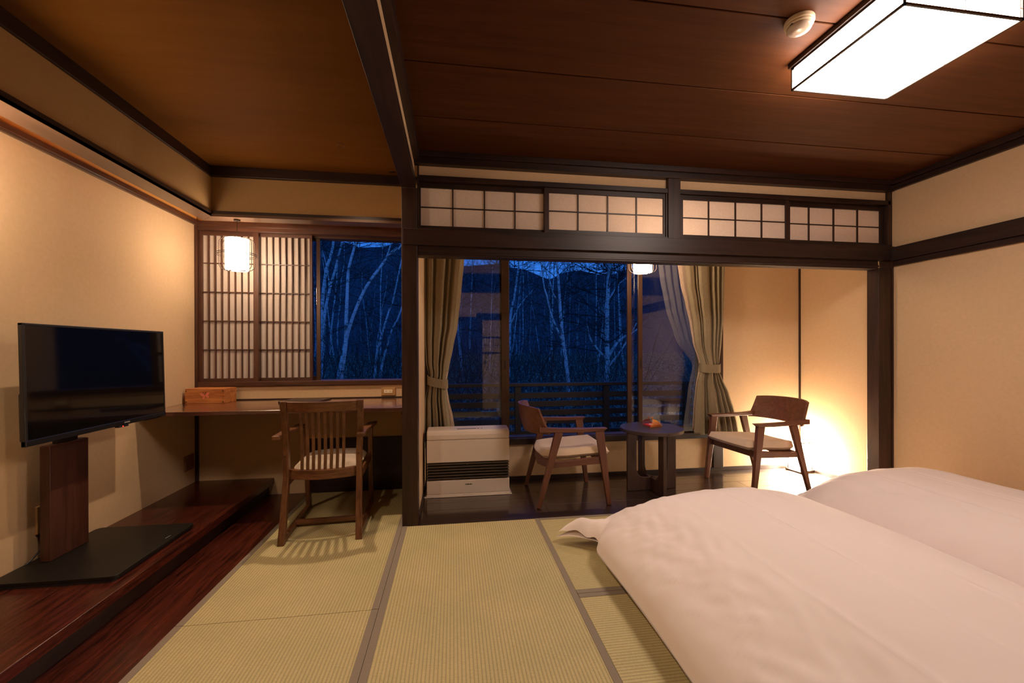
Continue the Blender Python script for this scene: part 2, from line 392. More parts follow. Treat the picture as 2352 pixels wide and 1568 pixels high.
# ---- walls
struct(box('wall_left', 'plaster', -2.18, -2.067, YR, 3.83, 0, 2.66))
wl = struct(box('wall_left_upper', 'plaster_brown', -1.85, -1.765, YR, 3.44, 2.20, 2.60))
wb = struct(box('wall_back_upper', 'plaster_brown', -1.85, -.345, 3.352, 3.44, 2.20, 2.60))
struct(box('wall_right', 'plaster', 3.523, 3.64, YR, 2.99, 0, 2.6))
struct(box('wall_right_veranda', 'plaster', 3.50, 3.64, 2.99, 3.92, -.05, 2.6))
rear = sroot('wall_rear')
box('rear_plaster', 'plaster', -2.18, .50, YR-.1, YR, 1.83, 2.62, rear); box('rear_panelling', 'dark_x', -2.18, .50, YR-.1, YR, 0, 1.83, rear)
box('rear_plaster', 'plaster', 2.32, 3.64, YR-.1, YR, 0, 2.62, rear)
box('rear_plaster', 'plaster', .50, 2.32, YR-.1, YR, 1.83, 2.62, rear)
# cavity above the alcove ledge (seen glowing in the slot)
slot = sroot('wall_slot')
box('slot_top', 'plaster_in', -2.067, -1.85, YR, 3.705, 2.53, 2.548, slot); box('slot_top', 'plaster_in', -1.85, -.345, 3.44, 3.705, 2.53, 2.548, slot)
box('slot_back', 'plaster_in', -2.068, -2.062, YR, 3.705, 2.25, 2.53, slot); box('slot_back', 'plaster_in', -2.06, -.345, 3.712, 3.721, 2.25, 2.53, slot)
box('slot_side', 'plaster_in', -1.856, -1.851, YR, 3.44, 2.20, 2.53, slot)
box('slot_side', 'plaster_in', -1.85, -.345, 3.441, 3.446, 2.20, 2.53, slot)
# back wall of the alcove around the window
bw = sroot('wall_back_alcove')
box('plaster_below', 'plaster', -2.067, -.345, 3.705, 3.83, 0, .905, bw)
box('plaster_above', 'plaster', -2.067, -.345, 3.72, 3.86, 2.26, 2.62, bw)
# veranda back wall
vb = sroot('wall_back_veranda')
box('plaster_below', 'plaster', -.25, 2.58, 3.79, 3.92, -.05, .33, vb)
box('plaster_right', 'plaster', 2.58, 3.52, 3.79, 3.92, -.05, 2.6, vb)
box('plaster_above', 'plaster', -.25, 2.58, 3.79, 3.92, 2.16, 2.6, vb)
struct(box('wall_partition', 'plaster', -.345, -.247, 3.0, 3.92, -.05, 2.6))
# ---- posts, beams, lintels, rails
trim('dark_z', -.345, -.240, 2.90, 3.005, -.045, 2.302, .003)                 # main post
trim('dark_y', -.345, -.2475, YR, 2.90, 2.301, 2.362, .002)                  # ceiling beam, lower
struct(box('wall_beam', 'plaster', -.335, -.26, YR, 3.0, 2.362, 2.60))
trim('dark_y', -.275, -.222, YR, 2.86, 2.474, ZC, .003)                      # moulding on it
trim('dark_y', -.36, -.335, YR, 3.4, 2.47, ZC+.02, .002)
t = trim_root()                                                              # lintel group
box('lower_lintel', 'dark_x', -.24, 3.40, 2.912, 3.0, 1.846, 1.915, t, .002)
box('lintel_groove', 'dark_x', -.24, 3.40, 2.906, 2.914, 1.857, 1.872, t, .001)
box('upper_lintel', 'dark_x', -.335, 3.523, 2.885, 2.95, 1.912, 2.022, t, .002)
box('transom_sill', 'dark_x', -.24, 3.51, 2.905, 3.0, 2.020, 2.036, t, .001)
box('transom_head', 'dark_x', -.24, 3.51, 2.905, 3.0, 2.362, 2.396, t, .002)
struct(box('wall_transom', 'plaster', -.26, 3.523, 2.93, 2.99, 2.39, 2.60))
t = trim_root()
box('stud', 'dark_z', 1.586, 1.683, 2.898, 3.0, 2.022, 2.48, t, .002)
box('side_jamb', 'dark_z', 1.5745, 1.586, 2.912, 2.99, 2.036, 2.362, t, .001)
box('side_jamb', 'dark_z', -.240, -.229, 2.912, 2.99, 2.02, 2.48, t, .001)
box('side_jamb', 'dark_z', 3.487, 3.523, 2.905, 2.99, 2.02, 2.48, t, .001)
t = trim_root()                                                              # ceiling mouldings
box('moulding', 'dark_x', -.26, 3.523, 2.866, 2.95, 2.512, ZC, t, .002); box('moulding', 'dark_x', -.26, 3.523, 2.885, 2.95, 2.467, 2.512, t, .002)
t = trim_root()
box('moulding', 'dark_y', 3.478, 3.523, YR, 2.885, 2.512, ZC, t, .002); box('moulding', 'dark_y', 3.498, 3.523, YR, 2.885, 2.469, 2.510, t, .003)
t = trim_root()
box('wall_rail', 'dark_y', 3.492, 3.523, YR, 2.89, 1.905, 2.013, t, .002); box('wall_rail', 'dark_y', 3.505, 3.523, YR, 2.89, 1.862, 1.903, t, .004)
trim('dark_z', 3.393, 3.509, 2.90, 3.0, -.045, 1.85, .003)                   # right post
trim('dark_z', 3.509, 3.523, 2.893, 2.99, 0, 1.92, .001)
# alcove ledge: dark front, lighter underside, mitred corner
t = trim_root()
box('ledge_front', 'dark_y', -1.775, -1.751, YR, 3.328, 2.181, 2.223, t, .001)
box('ledge_front', 'dark_x', -1.775, -.345, 3.326, 3.352, 2.181, 2.223, t, .001)
MB().prism([(-1.866, YR), (-1.751, YR), (-1.751, 3.325), (-1.866, 3.437)], 2.180, 2.20).build('ledge_soffit', 'soffit_y', t)
MB().prism([(-1.7505, 3.3255), (-.345, 3.3255), (-.345, 3.437), (-1.8655, 3.4375)], 2.180, 2.20).build('ledge_soffit', 'soffit_x', t)
t = trim_root()
box('moulding', 'dark_y', -1.79, -1.749, YR, 3.32, 2.478, ZC, t, .002); box('moulding', 'dark_x', -1.79, -.345, 3.32, 3.37, 2.478, ZC, t, .002)
trim('frame_y', -2.067, -2.043, YR, 3.705, 2.222, 2.253, .002)                # head rail of the left wall
trim('soffit_y', -2.067, -2.052, YR, 3.705, 2.211, 2.222, .001)
trim('frame_z', -2.067, -2.046, 3.684, 3.705, .79, 2.22, .002)               # corner batten
trim('dark_z', -2.067, -2.046, 3.684, 3.705, .139, .765, .001)
trim('dark_x', -1.225, -.345, 3.690, 3.705, 0.0, .455, .002)                 # dark panel low on the wall
# veranda trims
trim('dark_x', -.24, 3.40, 2.901, 3.004, -.045, .001, .003)                  # threshold
struct(box('baseboard_back', 'dark_x', -.247, 3.5, 3.776, 3.79, -.002, .036, None, .002))
struct(box('baseboard_right', 'dark_y', 3.486, 3.5, 3.0, 3.776, -.002, .036, None, .002))
struct(box('baseboard_left', 'dark_y', -.247, -.236, 3.005, 3.776, -.002, .036, None, .002))
trim('dark_z', 3.486, 3.5, 3.775, 3.79, .036, 2.46, .001)                    # corner batten
trim('dark_z', 2.530, 2.634, 3.765, 3.79, .036, 2.46, .002)                  # post right of the window
# ---- small ceiling vent in the alcove
thing_v = thing('ceiling_vent', 'tiny dark vent plate on the brown ceiling beside the beam', 'vent', (-.457, 3.256, ZC))
box('vent_plate', 'black_plastic', -.481, -.434, 3.250, 3.263, ZC-.004, ZC, thing_v, .001)
for k in range(3): box('slit', 'black_metal', -.478+.015*k, -.466+.015*k, 3.253, 3.260, ZC-.0055, ZC-.0035, thing_v)
# ---- rear sliding doors (seen only as reflections)
for k, (x0, y0) in enumerate(((.53, YR-.028), (1.40, YR-.058))):
    d = sroot('door_%d' % (k+1))
    x1 = x0+.90
    for a, b in ((x0, x0+.03), (x1-.03, x1)): box('door_stile', 'dark_z', a, b, y0-.02, y0+.008, .01, 1.80, d, .001)
    for z in (.01, 1.12, 1.42, 1.77): box('door_rail', 'dark_x', x0+.03, x1-.03, y0-.018, y0+.006, z, z+.03, d, .001)
    box('door_panel', 'plaster', x0+.03, x1-.03, y0-.012, y0-.004, .04, 1.77, d)
    box('door_bar', 'dark_x', x0+.03, x1-.03, y0-.006, y0+.003, 1.28, 1.288, d)
    for j in range(3): box('door_bar', 'dark_z', x0+.24+.21*j, x0+.248+.21*j, y0-.006, y0+.003, 1.15, 1.42, d)
    MB().lathe([(0, 0), (.026, 0), (.028, .004), (.022, .006), (.018, .002), (0, .002)], (0, 0, 0), 24).build('door_pull', 'black_metal', d).matrix_local = Matrix.Translation((x0+.09, y0-.004, .95)) @ Matrix.Rotation(-math.pi/2, 4, 'X')
t = trim_root()
box('door_lintel', 'dark_x', .45, 2.37, YR-.1, YR+.012, 1.81, 1.90, t, .002); box('door_post', 'dark_z', .45, .53, YR-.1, YR+.012, 0, 1.81, t, .002); box('door_post', 'dark_z', 2.30, 2.37, YR-.1, YR+.012, 0, 1.81, t, .002)
struct(box('wall_rear_backing', 'dark_x', .4, 2.4, YR-.14, YR-.1, 0, 2.6))

# ================================================================ windows
def shoji(name_root, x0, x1, z0, z1, y0, y1, st, rt, rb, px, pz, nx, nz, bw_, bh, mz, mx_, label=None):
    """sliding paper screen: stiles, rails, paper, bars, each its own part"""
    s = name_root; th = y1-y0
    box('stile', mz, x0, x0+st[0], y0, y1, z0, z1, s, .001); box('stile', mz, x1-st[1], x1, y0, y1, z0, z1, s, .001)
    box('rail', mx_, x0+st[0], x1-st[1], y0+.001, y1, z1-rt, z1, s, .001); box('rail', mx_, x0+st[0], x1-st[1], y0+.001, y1, z0, z0+rb, s, .001)
    a, b, c, d = x0+st[0], x1-st[1], z0+rb, z1-rt
    box('paper', 'paper', a, b, y1-.006, y1-.005, c, d, s)
    bars = px if px else [a+(b-a)*k/nx for k in range(1, nx)]
    for x in bars: box('bar', mz, x-bw_/2, x+bw_/2, y0+.003, y1-.006, c, d, s)
    zs = pz if pz else [c+(d-c)*k/nz for k in range(1, nz)]
    for z in zs: box('bar', mx_, a, b, y0+.006, y1-.006, z-bh/2, z+bh/2, s)
w1 = sroot('window_1')
box('head', 'frame_x', -2.067, -.345, 3.692, 3.83, 2.174, 2.25, w1, .002)
box('head', 'frame_x', -2.067, -.345, 3.686, 3.70, 2.208, 2.25, w1, .002)
box('sill', 'frame_x', -2.046, -.345, 3.684, 3.86, .903, .942, w1, .003)
box('jamb', 'frame_z', -2.05, -2.04, 3.71, 3.84, .942, 2.18, w1, .001)
s1 = sroot('window_2')
shoji(s1, -2.040, -1.596, .942, 2.174, 3.712, 3.738, (.016, .041), .033, .026, [-1.978, -1.929, -1.879, -1.828, -1.778, -1.728, -1.677], [1.204, 1.440, 1.677, 1.913], 8, 5, .0075, .007, 'frame_z', 'frame_x')
s2 = sroot('window_3')
shoji(s2, -1.612, -1.185, .942, 2.174, 3.742, 3.768, (.014, .021), .024, .026, [-1.550, -1.500, -1.448, -1.398, -1.348, -1.296, -1.245], [1.204, 1.440, 1.679, 1.919], 8, 5, .0075, .007, 'frame_z', 'frame_x')
w1b = sroot('window_4')                                                       # alcove glass sashes, pushed open behind the paper screens
for (a, b, y) in ((-1.78, -1.135, 3.79), (-2.04, -1.20, 3.815)):
    box('sash_stile', 'sash', a, a+.03, y, y+.018, .942, 2.174, w1b, .001); box('sash_stile', 'sash', b-.03, b, y, y+.018, .942, 2.174, w1b, .001)
    box('sash_rail', 'sash', a+.03, b-.03, y, y+.018, .942, .975, w1b, .001); box('sash_rail', 'sash', a+.03, b-.03, y, y+.018, 2.14, 2.174, w1b, .001)
    box('glass', 'glass', a+.03, b-.03, y+.007, y+.011, .975, 2.14, w1b)
box('outer_head', 'sash', -2.04, -.345, 3.775, 3.86, 2.160, 2.178, w1b, .001)
# transom screens over the lintel (two in the front track, two behind)
tz0, tz1 = 2.037, 2.361
for i, (x0, x1, y0, st, bars, zb) in enumerate((
    (-.228, .672, 2.946, (.008, .020), [.001, .223, .442], 2.192), (.652, 1.574, 2.922, (.033, .014), [.9015, 1.1265, 1.349], 2.1975),
    (1.684, 2.606, 2.922, (.033, .026), [1.9295, 2.1525, 2.3745], 2.192), (2.592, 3.486, 2.946, (.046, .026), [2.8095, 3.033, 3.252], 2.1925))):
    shoji(sroot('window_%d' % (5+i)), x0, x1, tz0, tz1, y0, y0+.020, st, .034, .026, bars, [zb], 4, 2, .0085, .0075, 'dark_z', 'dark_x')
# veranda window: frame, two left sashes, two right sashes, the middle pushed open
wv = sroot('window_9')
box('sill', 'dark_x', -.247, 2.56, 3.765, 3.94, .328, .385, wv, .003)
box('head', 'dark_x', -.247, 2.56, 3.775, 3.94, 2.12, 2.17, wv, .003)
box('jamb', 'dark_z', -.247, -.215, 3.78, 3.94, .385, 2.12, wv, .002); box('jamb', 'dark_z', 2.535, 2.56, 3.79, 3.94, .385, 2.12, wv, .002)
box('track', 'sash', -.215, 2.535, 3.80, 3.90, .385, .392, wv, .001)
for wi, (a, b, y, hx) in enumerate(((-.20, .513, 3.805, .475), (-.20, .470, 3.845, None), (1.772, 2.53, 3.805, 1.795), (1.678, 2.44, 3.845, None))):
    s = sroot('window_%d' % (10+wi))
    w = .072 if b < 1 and hx else .04
    box('sash_stile', 'sash', a, a+.042, y, y+.03, .392, 2.12, s, .002); box('sash_stile', 'sash', b-w, b, y, y+.03, .392, 2.12, s, .002)
    box('sash_rail', 'sash', a+.04, b-w, y, y+.03, .392, .45, s, .002); box('sash_rail', 'sash', a+.04, b-w, y, y+.03, 2.075, 2.12, s, .002)
    box('glass', 'glass', a+.04, b-w, y+.012, y+.017, .45, 2.075, s)
    if hx: box('finger_pull', 'black_metal', hx-.006, hx+.006, y-.003, y+.004, 1.02, 1.10, s, .002)
# ================================================================ furniture in the alcove
# ---- desk
dk = thing('desk', 'long dark brown wall desk shelf under the paper screened window', 'desk', (-1.2, 3.4, .762))
box('desktop', 'desk', -2.066, -.346, 3.045, 3.683, .762, .79, dk, .003)
box('edge_strip', 'dark_x', -2.066, -.346, 3.683, 3.704, .762, .799, dk, .001)
box('bracket', 'dark_y', -2.062, -2.04, 3.10, 3.68, .73, .7615, dk, .001)
box('bracket', 'dark_y', -.372, -.348, 3.10, 3.68, .73, .7615, dk, .001)
# ---- tissue box
tb = thing('wooden_box', 'orange cedar box with a carved butterfly on the desk corner', 'box', (-1.89, 3.583, .79), math.radians(-5.0))
W, D, H = .293, .155, .105
box('side_board', 'box_wood', -W/2, W/2, -D/2, -D/2+.012, 0, H, tb, .002); box('side_board', 'box_wood', -W/2, W/2, D/2-.012, D/2, 0, H, tb, .002)
box('end_board', 'box_wood', -W/2, -W/2+.012, -D/2+.012, D/2-.012, 0, H, tb, .002); box('end_board', 'box_wood', W/2-.012, W/2, -D/2+.012, D/2-.012, 0, H, tb, .002)
box('lid', 'box_wood', -W/2, W/2, -D/2, D/2, H, H+.008, tb, .003)
for sx_ in (-1, 1):
    for z in (.012, .095):
        pg = MB().lathe([(0, -.002), (.005, -.002), (.005, .001), (0, .002)], (0, 0, 0), 12).build('peg', 'peg', tb)
        pg.matrix_local = Matrix.Translation((sx_*(W/2-.010), -D/2, z)) @ Matrix.Rotation(math.pi/2, 4, 'X')
def wing(cx, cz, rx, rz_, ang, n=14):
    return [(cx+rx*math.cos(a)*math.cos(ang)-rz_*math.sin(a)*math.sin(ang), cz+rx*math.cos(a)*math.sin(ang)+rz_*math.sin(a)*math.cos(ang)) for a in [2*math.pi*k/n for k in range(n)]]
bf = MB()
for (cx, cz, rx, rz_, an) in ((-.016, .066, .019, .010, -.5), (.020, .072, .019, .010, .75), (-.006, .044, .012, .008, 1.1), (.022, .052, .011, .008, -.4), (.004, .057, .004, .014, -.5)):
    bf.prism([(x, z) for x, z in wing(cx, cz, rx, rz_, an)], -D/2-.0012, -D/2+.001, 'y')
bf.build('butterfly_inlay', 'pink', tb)
an_ = MB(); an_.tube([(-.003, -D/2-.001, .073), (-.008, -D/2-.001, .083), (-.014, -D/2-.001, .088)], .0014, 5); an_.tube([(.006, -D/2-.001, .074), (.008, -D/2-.001, .085), (.013, -D/2-.001, .090)], .0014, 5)
an_.build('butterfly_feeler', 'peg', tb)
# ---- folio
fo = thing('folio', 'thin dark leather folder lying on the desk behind the slatted chair', 'folder', (-1.17, 3.535, .79), math.radians(-8))
box('back_cover', 'leather', -.15, .15, -.125, .125, 0, .004, fo, .001); box('pages', 'white_paper', -.145, .143, -.12, .12, .004, .0075, fo)
box('front_cover', 'leather', -.15, .15, -.125, .125, .0075, .0125, fo, .002); box('spine', 'leather', -.154, -.15, -.125, .125, 0, .0125, fo, .001)
# ---- desk chair
dc = thing('desk_chair', 'dark wooden slat back armchair with beige seat at the desk', 'chair', (-.842, 3.05, 0), math.radians(3.6))
for s in (-1, 1):
    x = s*.222
    MB().post([(x*1.02, -.305, 0, .040, .040), (x*1.0, -.268, .18), (x*.985, -.225, .40, .034, .046), (x*.985, -.232, .52), (x*.99+.012, -.275, .68), (x*.985+.030, -.385, .893, .036, .032)], .036, .044).build('rear_leg', 'desk_chair', dc, .004)
    MB().post([(x*1.02, .315, 0, .034, .036), (x*1.02, .27, .30), (x*1.05, .215, .632, .032, .036)], .034, .038).build('front_leg', 'desk_chair', dc, .004)
    MB().beam((x*1.02, -.29, .018), (x*1.02, .30, .018), .028, .036).build('runner', 'desk_chair_x', dc, .003)
    ar = MB(); ax = s*.247
    ar.loft([[(ax-s*.026, -.345, .655), (ax+s*.020, -.345, .655), (ax+s*.020, -.345, .679), (ax-s*.026, -.345, .679)],
             [(ax-s*.024, -.20, .657), (ax+s*.020, -.20, .657), (ax+s*.020, -.20, .680), (ax-s*.024, -.20, .680)],
             [(ax-s*.032, .10, .640), (ax+s*.026, .10, .640), (ax+s*.030, .10, .662), (ax-s*.032, .10, .660)],
             [(ax-s*.034, .245, .630), (ax+s*.030, .245, .630), (ax+s*.034, .245, .656), (ax-s*.034, .245, .648)]])
    ar.build('armrest', 'desk_chair_x', dc, .004)
    MB().beam((x*.96, -.22, .372), (x*1.0, .25, .386), .024, .058).build('seat_rail', 'desk_chair_x', dc, .003)
    pl_ = MB().lathe([(0, -.002), (.005, -.002), (.005, .001), (0, .001)], (0, 0, 0), 10).build('dowel', 'peg', dc)
    pl_.matrix_local = Matrix.Translation((x*.985, -.262, .535)) @ Matrix.Rotation(math.pi/2, 4, 'X')
def arc_rail(yc, bulge, z0, z1, hw, th, lean=0, n=12, ox=0):
    rings = []
    for k in range(n+1):
        u = -1+2*k/n; y = yc-bulge*(1-u*u); x = u*hw+ox
        rings.append([(x, y-th/2-lean, z0), (x, y+th/2-lean, z0), (x, y+th/2, z1), (x, y-th/2, z1)])
    return MB().loft(rings)
arc_rail(-.377, .050, .826, .890, .205, .024, -.025, ox=.029).build('top_rail', 'desk_chair_x', dc, .004)
arc_rail(-.215, .050, .380, .442, .205, .024).build('rear_seat_rail', 'desk_chair_x', dc, .003)
MB().beam((-.21, .235, .388), (.21, .235, .388), .024, .056).build('front_seat_rail', 'desk_chair_x', dc, .003)
MB().beam((-.222, -.04, .034), (.222, -.04, .034), .028, .030).build('stretcher', 'desk_chair_x', dc, .003)
for k in range(8):
    u = -.60+1.20*k/7
    yt = -.377+.022-.050*(1-u*u); yb = -.215-.050*(1-u*u)
    zs = [.44, .53, .68, .83]
    pts = [(u*.205+(.0, .006, .016, .029)[j], yb+(yt-yb)*q, z) for j, (z, q) in enumerate(zip(zs, (0, .12, .45, 1)))]
    MB().post([(p[0], p[1], p[2], .0185, .011) for p in pts], .0215, .011).build('slat', 'desk_chair', dc, .0015)
def cushion(x0, x1, y0, y1, z0, h, dip=.0, rr=.3, nu=20, nv=20, pw=4.0):
    mb = MB()
    def P(u, v, top):
        a, b = 2*u-1, 2*v-1
        # squircle plan
        k = max(abs(a), abs(b)); l = (abs(a)**pw+abs(b)**pw)**(1/pw) if k > 0 else 1
        f = k/l if l > 0 else 1
        x = (x0+x1)/2+(x1-x0)/2*a*f; y = (y0+y1)/2+(y1-y0)/2*b*f
        e = max(0, 1-k**6); z = z0+h*.5+(h*.5)*(e**.5)*(1 if top else -1)
        if top: z -= dip*(1-min(1, k)**2)
        return (x, y, z)
    mb.grid(lambda u, v: P(u, v, True), nu, nv); mb.grid(lambda u, v: P(1-u, v, False), nu, nv); return mb
MB_seat = cushion(-.208, .215, -.235, .285, .400, .062, -.006)
MB_seat.build('seat_cushion', 'seat_grey', dc, smooth=True)
# ---- wall outlets
ou = thing('wall_outlet', 'small tan double socket above the desk beside the dark post', 'outlet', (-.552, 3.705, .84))
box('plate', 'outlet', -.612, -.492, 3.693, 3.705, .806, .876, ou, .005, seg=3); box('insert', 'outlet_in', -.588, -.518, 3.690, 3.694, .828, .858, ou, .001)
for x in (-.570, -.536):
    for dz in (-.005, .006): box('slot', 'heater_line', x-.0065, x+.0065, 3.6893, 3.691, .8425+dz, .8452+dz, ou)
ou2 = thing('blank_plate', 'brown blank cover plate low on the left wall under the desk', 'plate', (-2.067, 3.60, .317))
box('plate', 'outlet_dim', -2.067, -2.056, 3.54, 3.659, .256, .376, ou2, .004); box('plate_rim', 'outlet_dim', -2.057, -2.0545, 3.552, 3.647, .268, .364, ou2, .002)
ou3 = thing('tv_socket', 'tan socket with a black plug behind the television column', 'outlet', (-2.067, 2.43, .35))
box('plate', 'outlet', -2.067, -2.056, 2.385, 2.46, .28, .42, ou3, .004); box('plug', 'black_plastic', -2.058, -2.02, 2.405, 2.432, .285, .315, ou3, .004)
pc = MB().tube([(-2.022, 2.418, .30), (-2.01, 2.41, .27), (-2.03, 2.37, .21), (-2.045, 2.33, .17), (-2.05, 2.27, .147), (-2.052, 2.20, .144), (-2.055, 1.9, .144)], .004, 6).build('power_cord', 'black_plastic', None, smooth=True)
props(pc, 'thin black cord drooping from the socket behind the television column', 'cord')
# ---- television on its stand
tv = thing('television', 'black flat television on a brown wooden column stand', 'television', (-1.80, 2.44, .139))
TX, TY0, TY1, TZ0, TZ1 = -1.793, 2.022, 2.886, .792, 1.318
piv = Vector((TX, 0, 1.05)); tilt = math.radians(1.2)
def tl(mb):
    out = []
    for p in mb.v:
        x, y, z = p; dx, dz = x-piv.x, z-piv.z
        out.append((piv.x+dx*math.cos(tilt)-dz*math.sin(tilt), y, piv.z+dx*math.sin(tilt)+dz*math.cos(tilt)))
    mb.v = out; return mb
tl(MB().box(TX-.013, TX-.002, TY0+.012, TY1-.010, TZ0+.025, TZ1-.008)).build('screen_body', 'black_plastic', tv)
tl(MB().box(TX-.003, TX+.0015, TY0+.012, TY1-.010, TZ0+.028, TZ1-.010)).build('screen', 'screen', tv)
for nm, (y0, y1, z0, z1) in (('bezel', (TY0, TY0+.013, TZ0, TZ1)), ('bezel', (TY1-.011, TY1, TZ0, TZ1)), ('bezel', (TY0, TY1, TZ1-.011, TZ1))):
    tl(MB().box(TX-.014, TX+.003, y0, y1, z0, z1)).build(nm, 'black_plastic', tv, .002)
tl(MB().box(TX-.014, TX+.005, TY0, TY1, TZ0, TZ0+.026)).build('lower_bezel', 'gloss_bar', tv, .003)
tl(MB().box(TX-.050, TX-.012, TY0+.03, TY1-.03, TZ0+.012, 1.02)).build('back_housing', 'black_plastic', tv, .01)
lg = MB()
for k in range(6): lg.box(TX+.0052, TX+.0058, 2.553+.0066*k, 2.5578+.0066*k, TZ0+.010, TZ0+.017)
tl(lg).build('maker_mark', 'logo_grey', tv)
tl(MB().box(TX-.02, TX+.004, 2.52, 2.585, TZ0-.010, TZ0)).build('sensor_bar', 'black_plastic', tv, .002)
tl(MB().box(TX+.0035, TX+.0048, 2.541, 2.547, TZ0-.008, TZ0-.003)).build('standby_light', 'led_red', tv)
box('column', 'column', -2.000, -1.955, 2.332, 2.551, .166, .731, tv, .003)
box('column_cap', 'column', -1.995, -1.960, 2.336, 2.547, .731, .733, tv)
box('bracket', 'black_metal', -1.975, -1.838, 2.36, 2.52, .83, 1.00, tv, .003)
box('bracket', 'black_metal', -1.985, -1.965, 2.38, 2.50, .733, .95, tv, .002)
pts = []
def rc(cx, cy, r, a0, a1, n=6): return [(cx+r*math.cos(a0+(a1-a0)*k/n), cy+r*math.sin(a0+(a1-a0)*k/n)) for k in range(n+1)]
r_ = .03; X0, X1, Y0_, Y1_ = -2.052, -1.535, 2.140, 2.742
poly = rc(X1-r_, Y0_+r_, r_, -math.pi/2, 0)+rc(X1-r_, Y1_-r_, r_, 0, math.pi/2)+rc(X0+r_, Y1_-r_, r_, math.pi/2, math.pi)+rc(X0+r_, Y0_+r_, r_, math.pi, 1.5*math.pi)
MB().prism(poly, .150, .166).build('base_plate', 'black_metal', tv, .002)
MB().prism([(x*.97-.054, y) for x, y in poly], .139, .150).build('base_foot', 'black_plastic', tv)
lg = MB()
for k in range(4): lg.box(-1.572+.001*k, -1.568+.001*k, 2.533+.010*k, 2.540+.010*k, .1661, .1664)
lg.build('base_mark', 'logo_grey', tv)

# ================================================================ pendant lamps
def pendant(label, x, y, ztop, zbot, zceil, group=None, shade='shade'):
    p = thing('pendant_lamp', label, 'lamp', (x, y, zceil), 0, group)
    r = .0765
    MB().lathe([(.001, zbot), (r-.004, zbot), (r, zbot+.004), (r, ztop-.004), (r-.004, ztop), (.001, ztop)], (x, y, 0), 40).build('shade', shade, p, smooth=False)
    MB().tube([(x, y, ztop), (x, y, zceil)], .0022, 6).build('cord', 'wire', p)
    MB().lathe([(.001, 0), (.022, 0), (.022, .010), (.001, .012)], (x, y, zceil-.012), 20).build('ceiling_cap', 'wire', p)
    H2 = ztop-zbot
    for a in (-.23, .23):
        hw = .1155; rr = .045; q = []
        for (cx, cz, a0) in ((hw-rr, zbot-.002+rr, -math.pi/2), (hw-rr, ztop+.006-rr, 0), (-hw+rr, ztop+.006-rr, math.pi/2), (-hw+rr, zbot-.002+rr, math.pi)):
            for k in range(6):
                th = a0+math.pi/2*k/5; q.append((cx+rr*math.cos(th), cz+rr*math.sin(th)))
        MB().tube([(x+u*math.cos(a), y+u*math.sin(a), z) for u, z in q], .0026, 6, closed=True).build('wire_loop', 'wire', p, smooth=True)
    for z in (zbot+H2*.46, zbot+H2*.46+.012):
        MB().tube([(x+.129*math.cos(2*math.pi*k/40), y+.129*math.sin(2*math.pi*k/40), z) for k in range(40)], .0022, 6, closed=True).build('wire_ring', 'wire', p, smooth=True)
    for z in (zbot+.003, ztop-.003):
        MB().tube([(x+(r+.002)*math.cos(2*math.pi*k/40), y+(r+.002)*math.sin(2*math.pi*k/40), z) for k in range(40)], .0018, 5, closed=True).build('rim', 'wire', p)
    for k in range(2):
        a = math.pi*k-math.pi/2-.43; MB().tube([(x+(r+.001)*math.cos(a), y+(r+.001)*math.sin(a), zbot), (x+(r+.001)*math.cos(a), y+(r+.001)*math.sin(a), ztop)], .0014, 5).build('seam_wire', 'wire', p)
    return p
pendant('glowing cylinder pendant in a wire cage hanging before the paper screens', -1.604, 3.385, 2.037, 1.800, 2.181)
pendant('glowing caged pendant peeking below the lintel over the veranda', 1.598, 3.35, 2.088, 1.851, 2.46, None, 'shade_veranda')
pendant('glowing caged pendant over the television just outside the picture', -1.875, 1.74, 2.037, 1.800, 2.181, None, 'shade_veranda')
# ---- recessed downlight in the alcove ceiling
for lab, dy_, wt in (('tiny dark recessed downlight hole in the brown alcove ceiling', 2.88, W_DOWN), ('recessed downlight over the tatami between the camera and the slatted chair', 1.08, W_DOWN*.72)):
    dl = thing('downlight', lab, 'downlight', (-.73, dy_, ZC))
    MB().loft([[(-.73+r*math.cos(2*math.pi*k/24), dy_+r*math.sin(2*math.pi*k/24), ZC+z) for k in range(24)] for r, z in ((.022, -.0005), (.022, -.002), (.026, -.002), (.026, -.0005))], caps=False).build('trim_ring', 'soffit_x', dl)
    ld = bpy.data.lights.new('downlight_bulb', 'SPOT'); ld.energy = wt; ld.color = COL_PEND; ld.spot_size = math.radians(118); ld.spot_blend = .6; ld.shadow_soft_size = .022
    lo = link(bpy.data.objects.new('downlight_bulb', ld)); lo.location = (-.73, dy_, ZC-.004)
# ---- ceiling lantern
cl = thing('ceiling_light', 'large bright square paper ceiling lantern with dark frame', 'ceiling light', (1.85, 1.52, ZC))
x0, x1, y0, y1, z0, z1 = 1.592, 2.104, 1.270, 1.766, 2.422, 2.524
box('diffuser', 'ceil_shade', x0+.004, x1-.004, y0+.004, y1-.004, z0+.004, z1, cl)
box('base', 'dark_x', x0-.012, x1+.012, y0-.012, y1+.012, z1+.004, ZC, cl, .002)
fw = .007
for z in (z0, z1-.004):
    w = fw if z == z0 else .016
    for a in ((x0-.003, x1+.003, y0-.003, y0+w-.003), (x0-.003, x1+.003, y1-w+.003, y1+.003), (x0-.003, x0+w-.003, y0-.003, y1+.003), (x1-w+.003, x1+.003, y0-.003, y1+.003)):
        box('frame_bar', 'dark_x', *a, z-.001, z+.008, cl)
for xx in (x0-.003, x1-.003):
    for yy_ in (y0-.003, y1-.003): box('frame_post', 'dark_z', xx, xx+.006, yy_, yy_+.006, z0, z1, cl)
lx, ly, lz = (x0+x1)/2, (y0+y1)/2, z0+.042
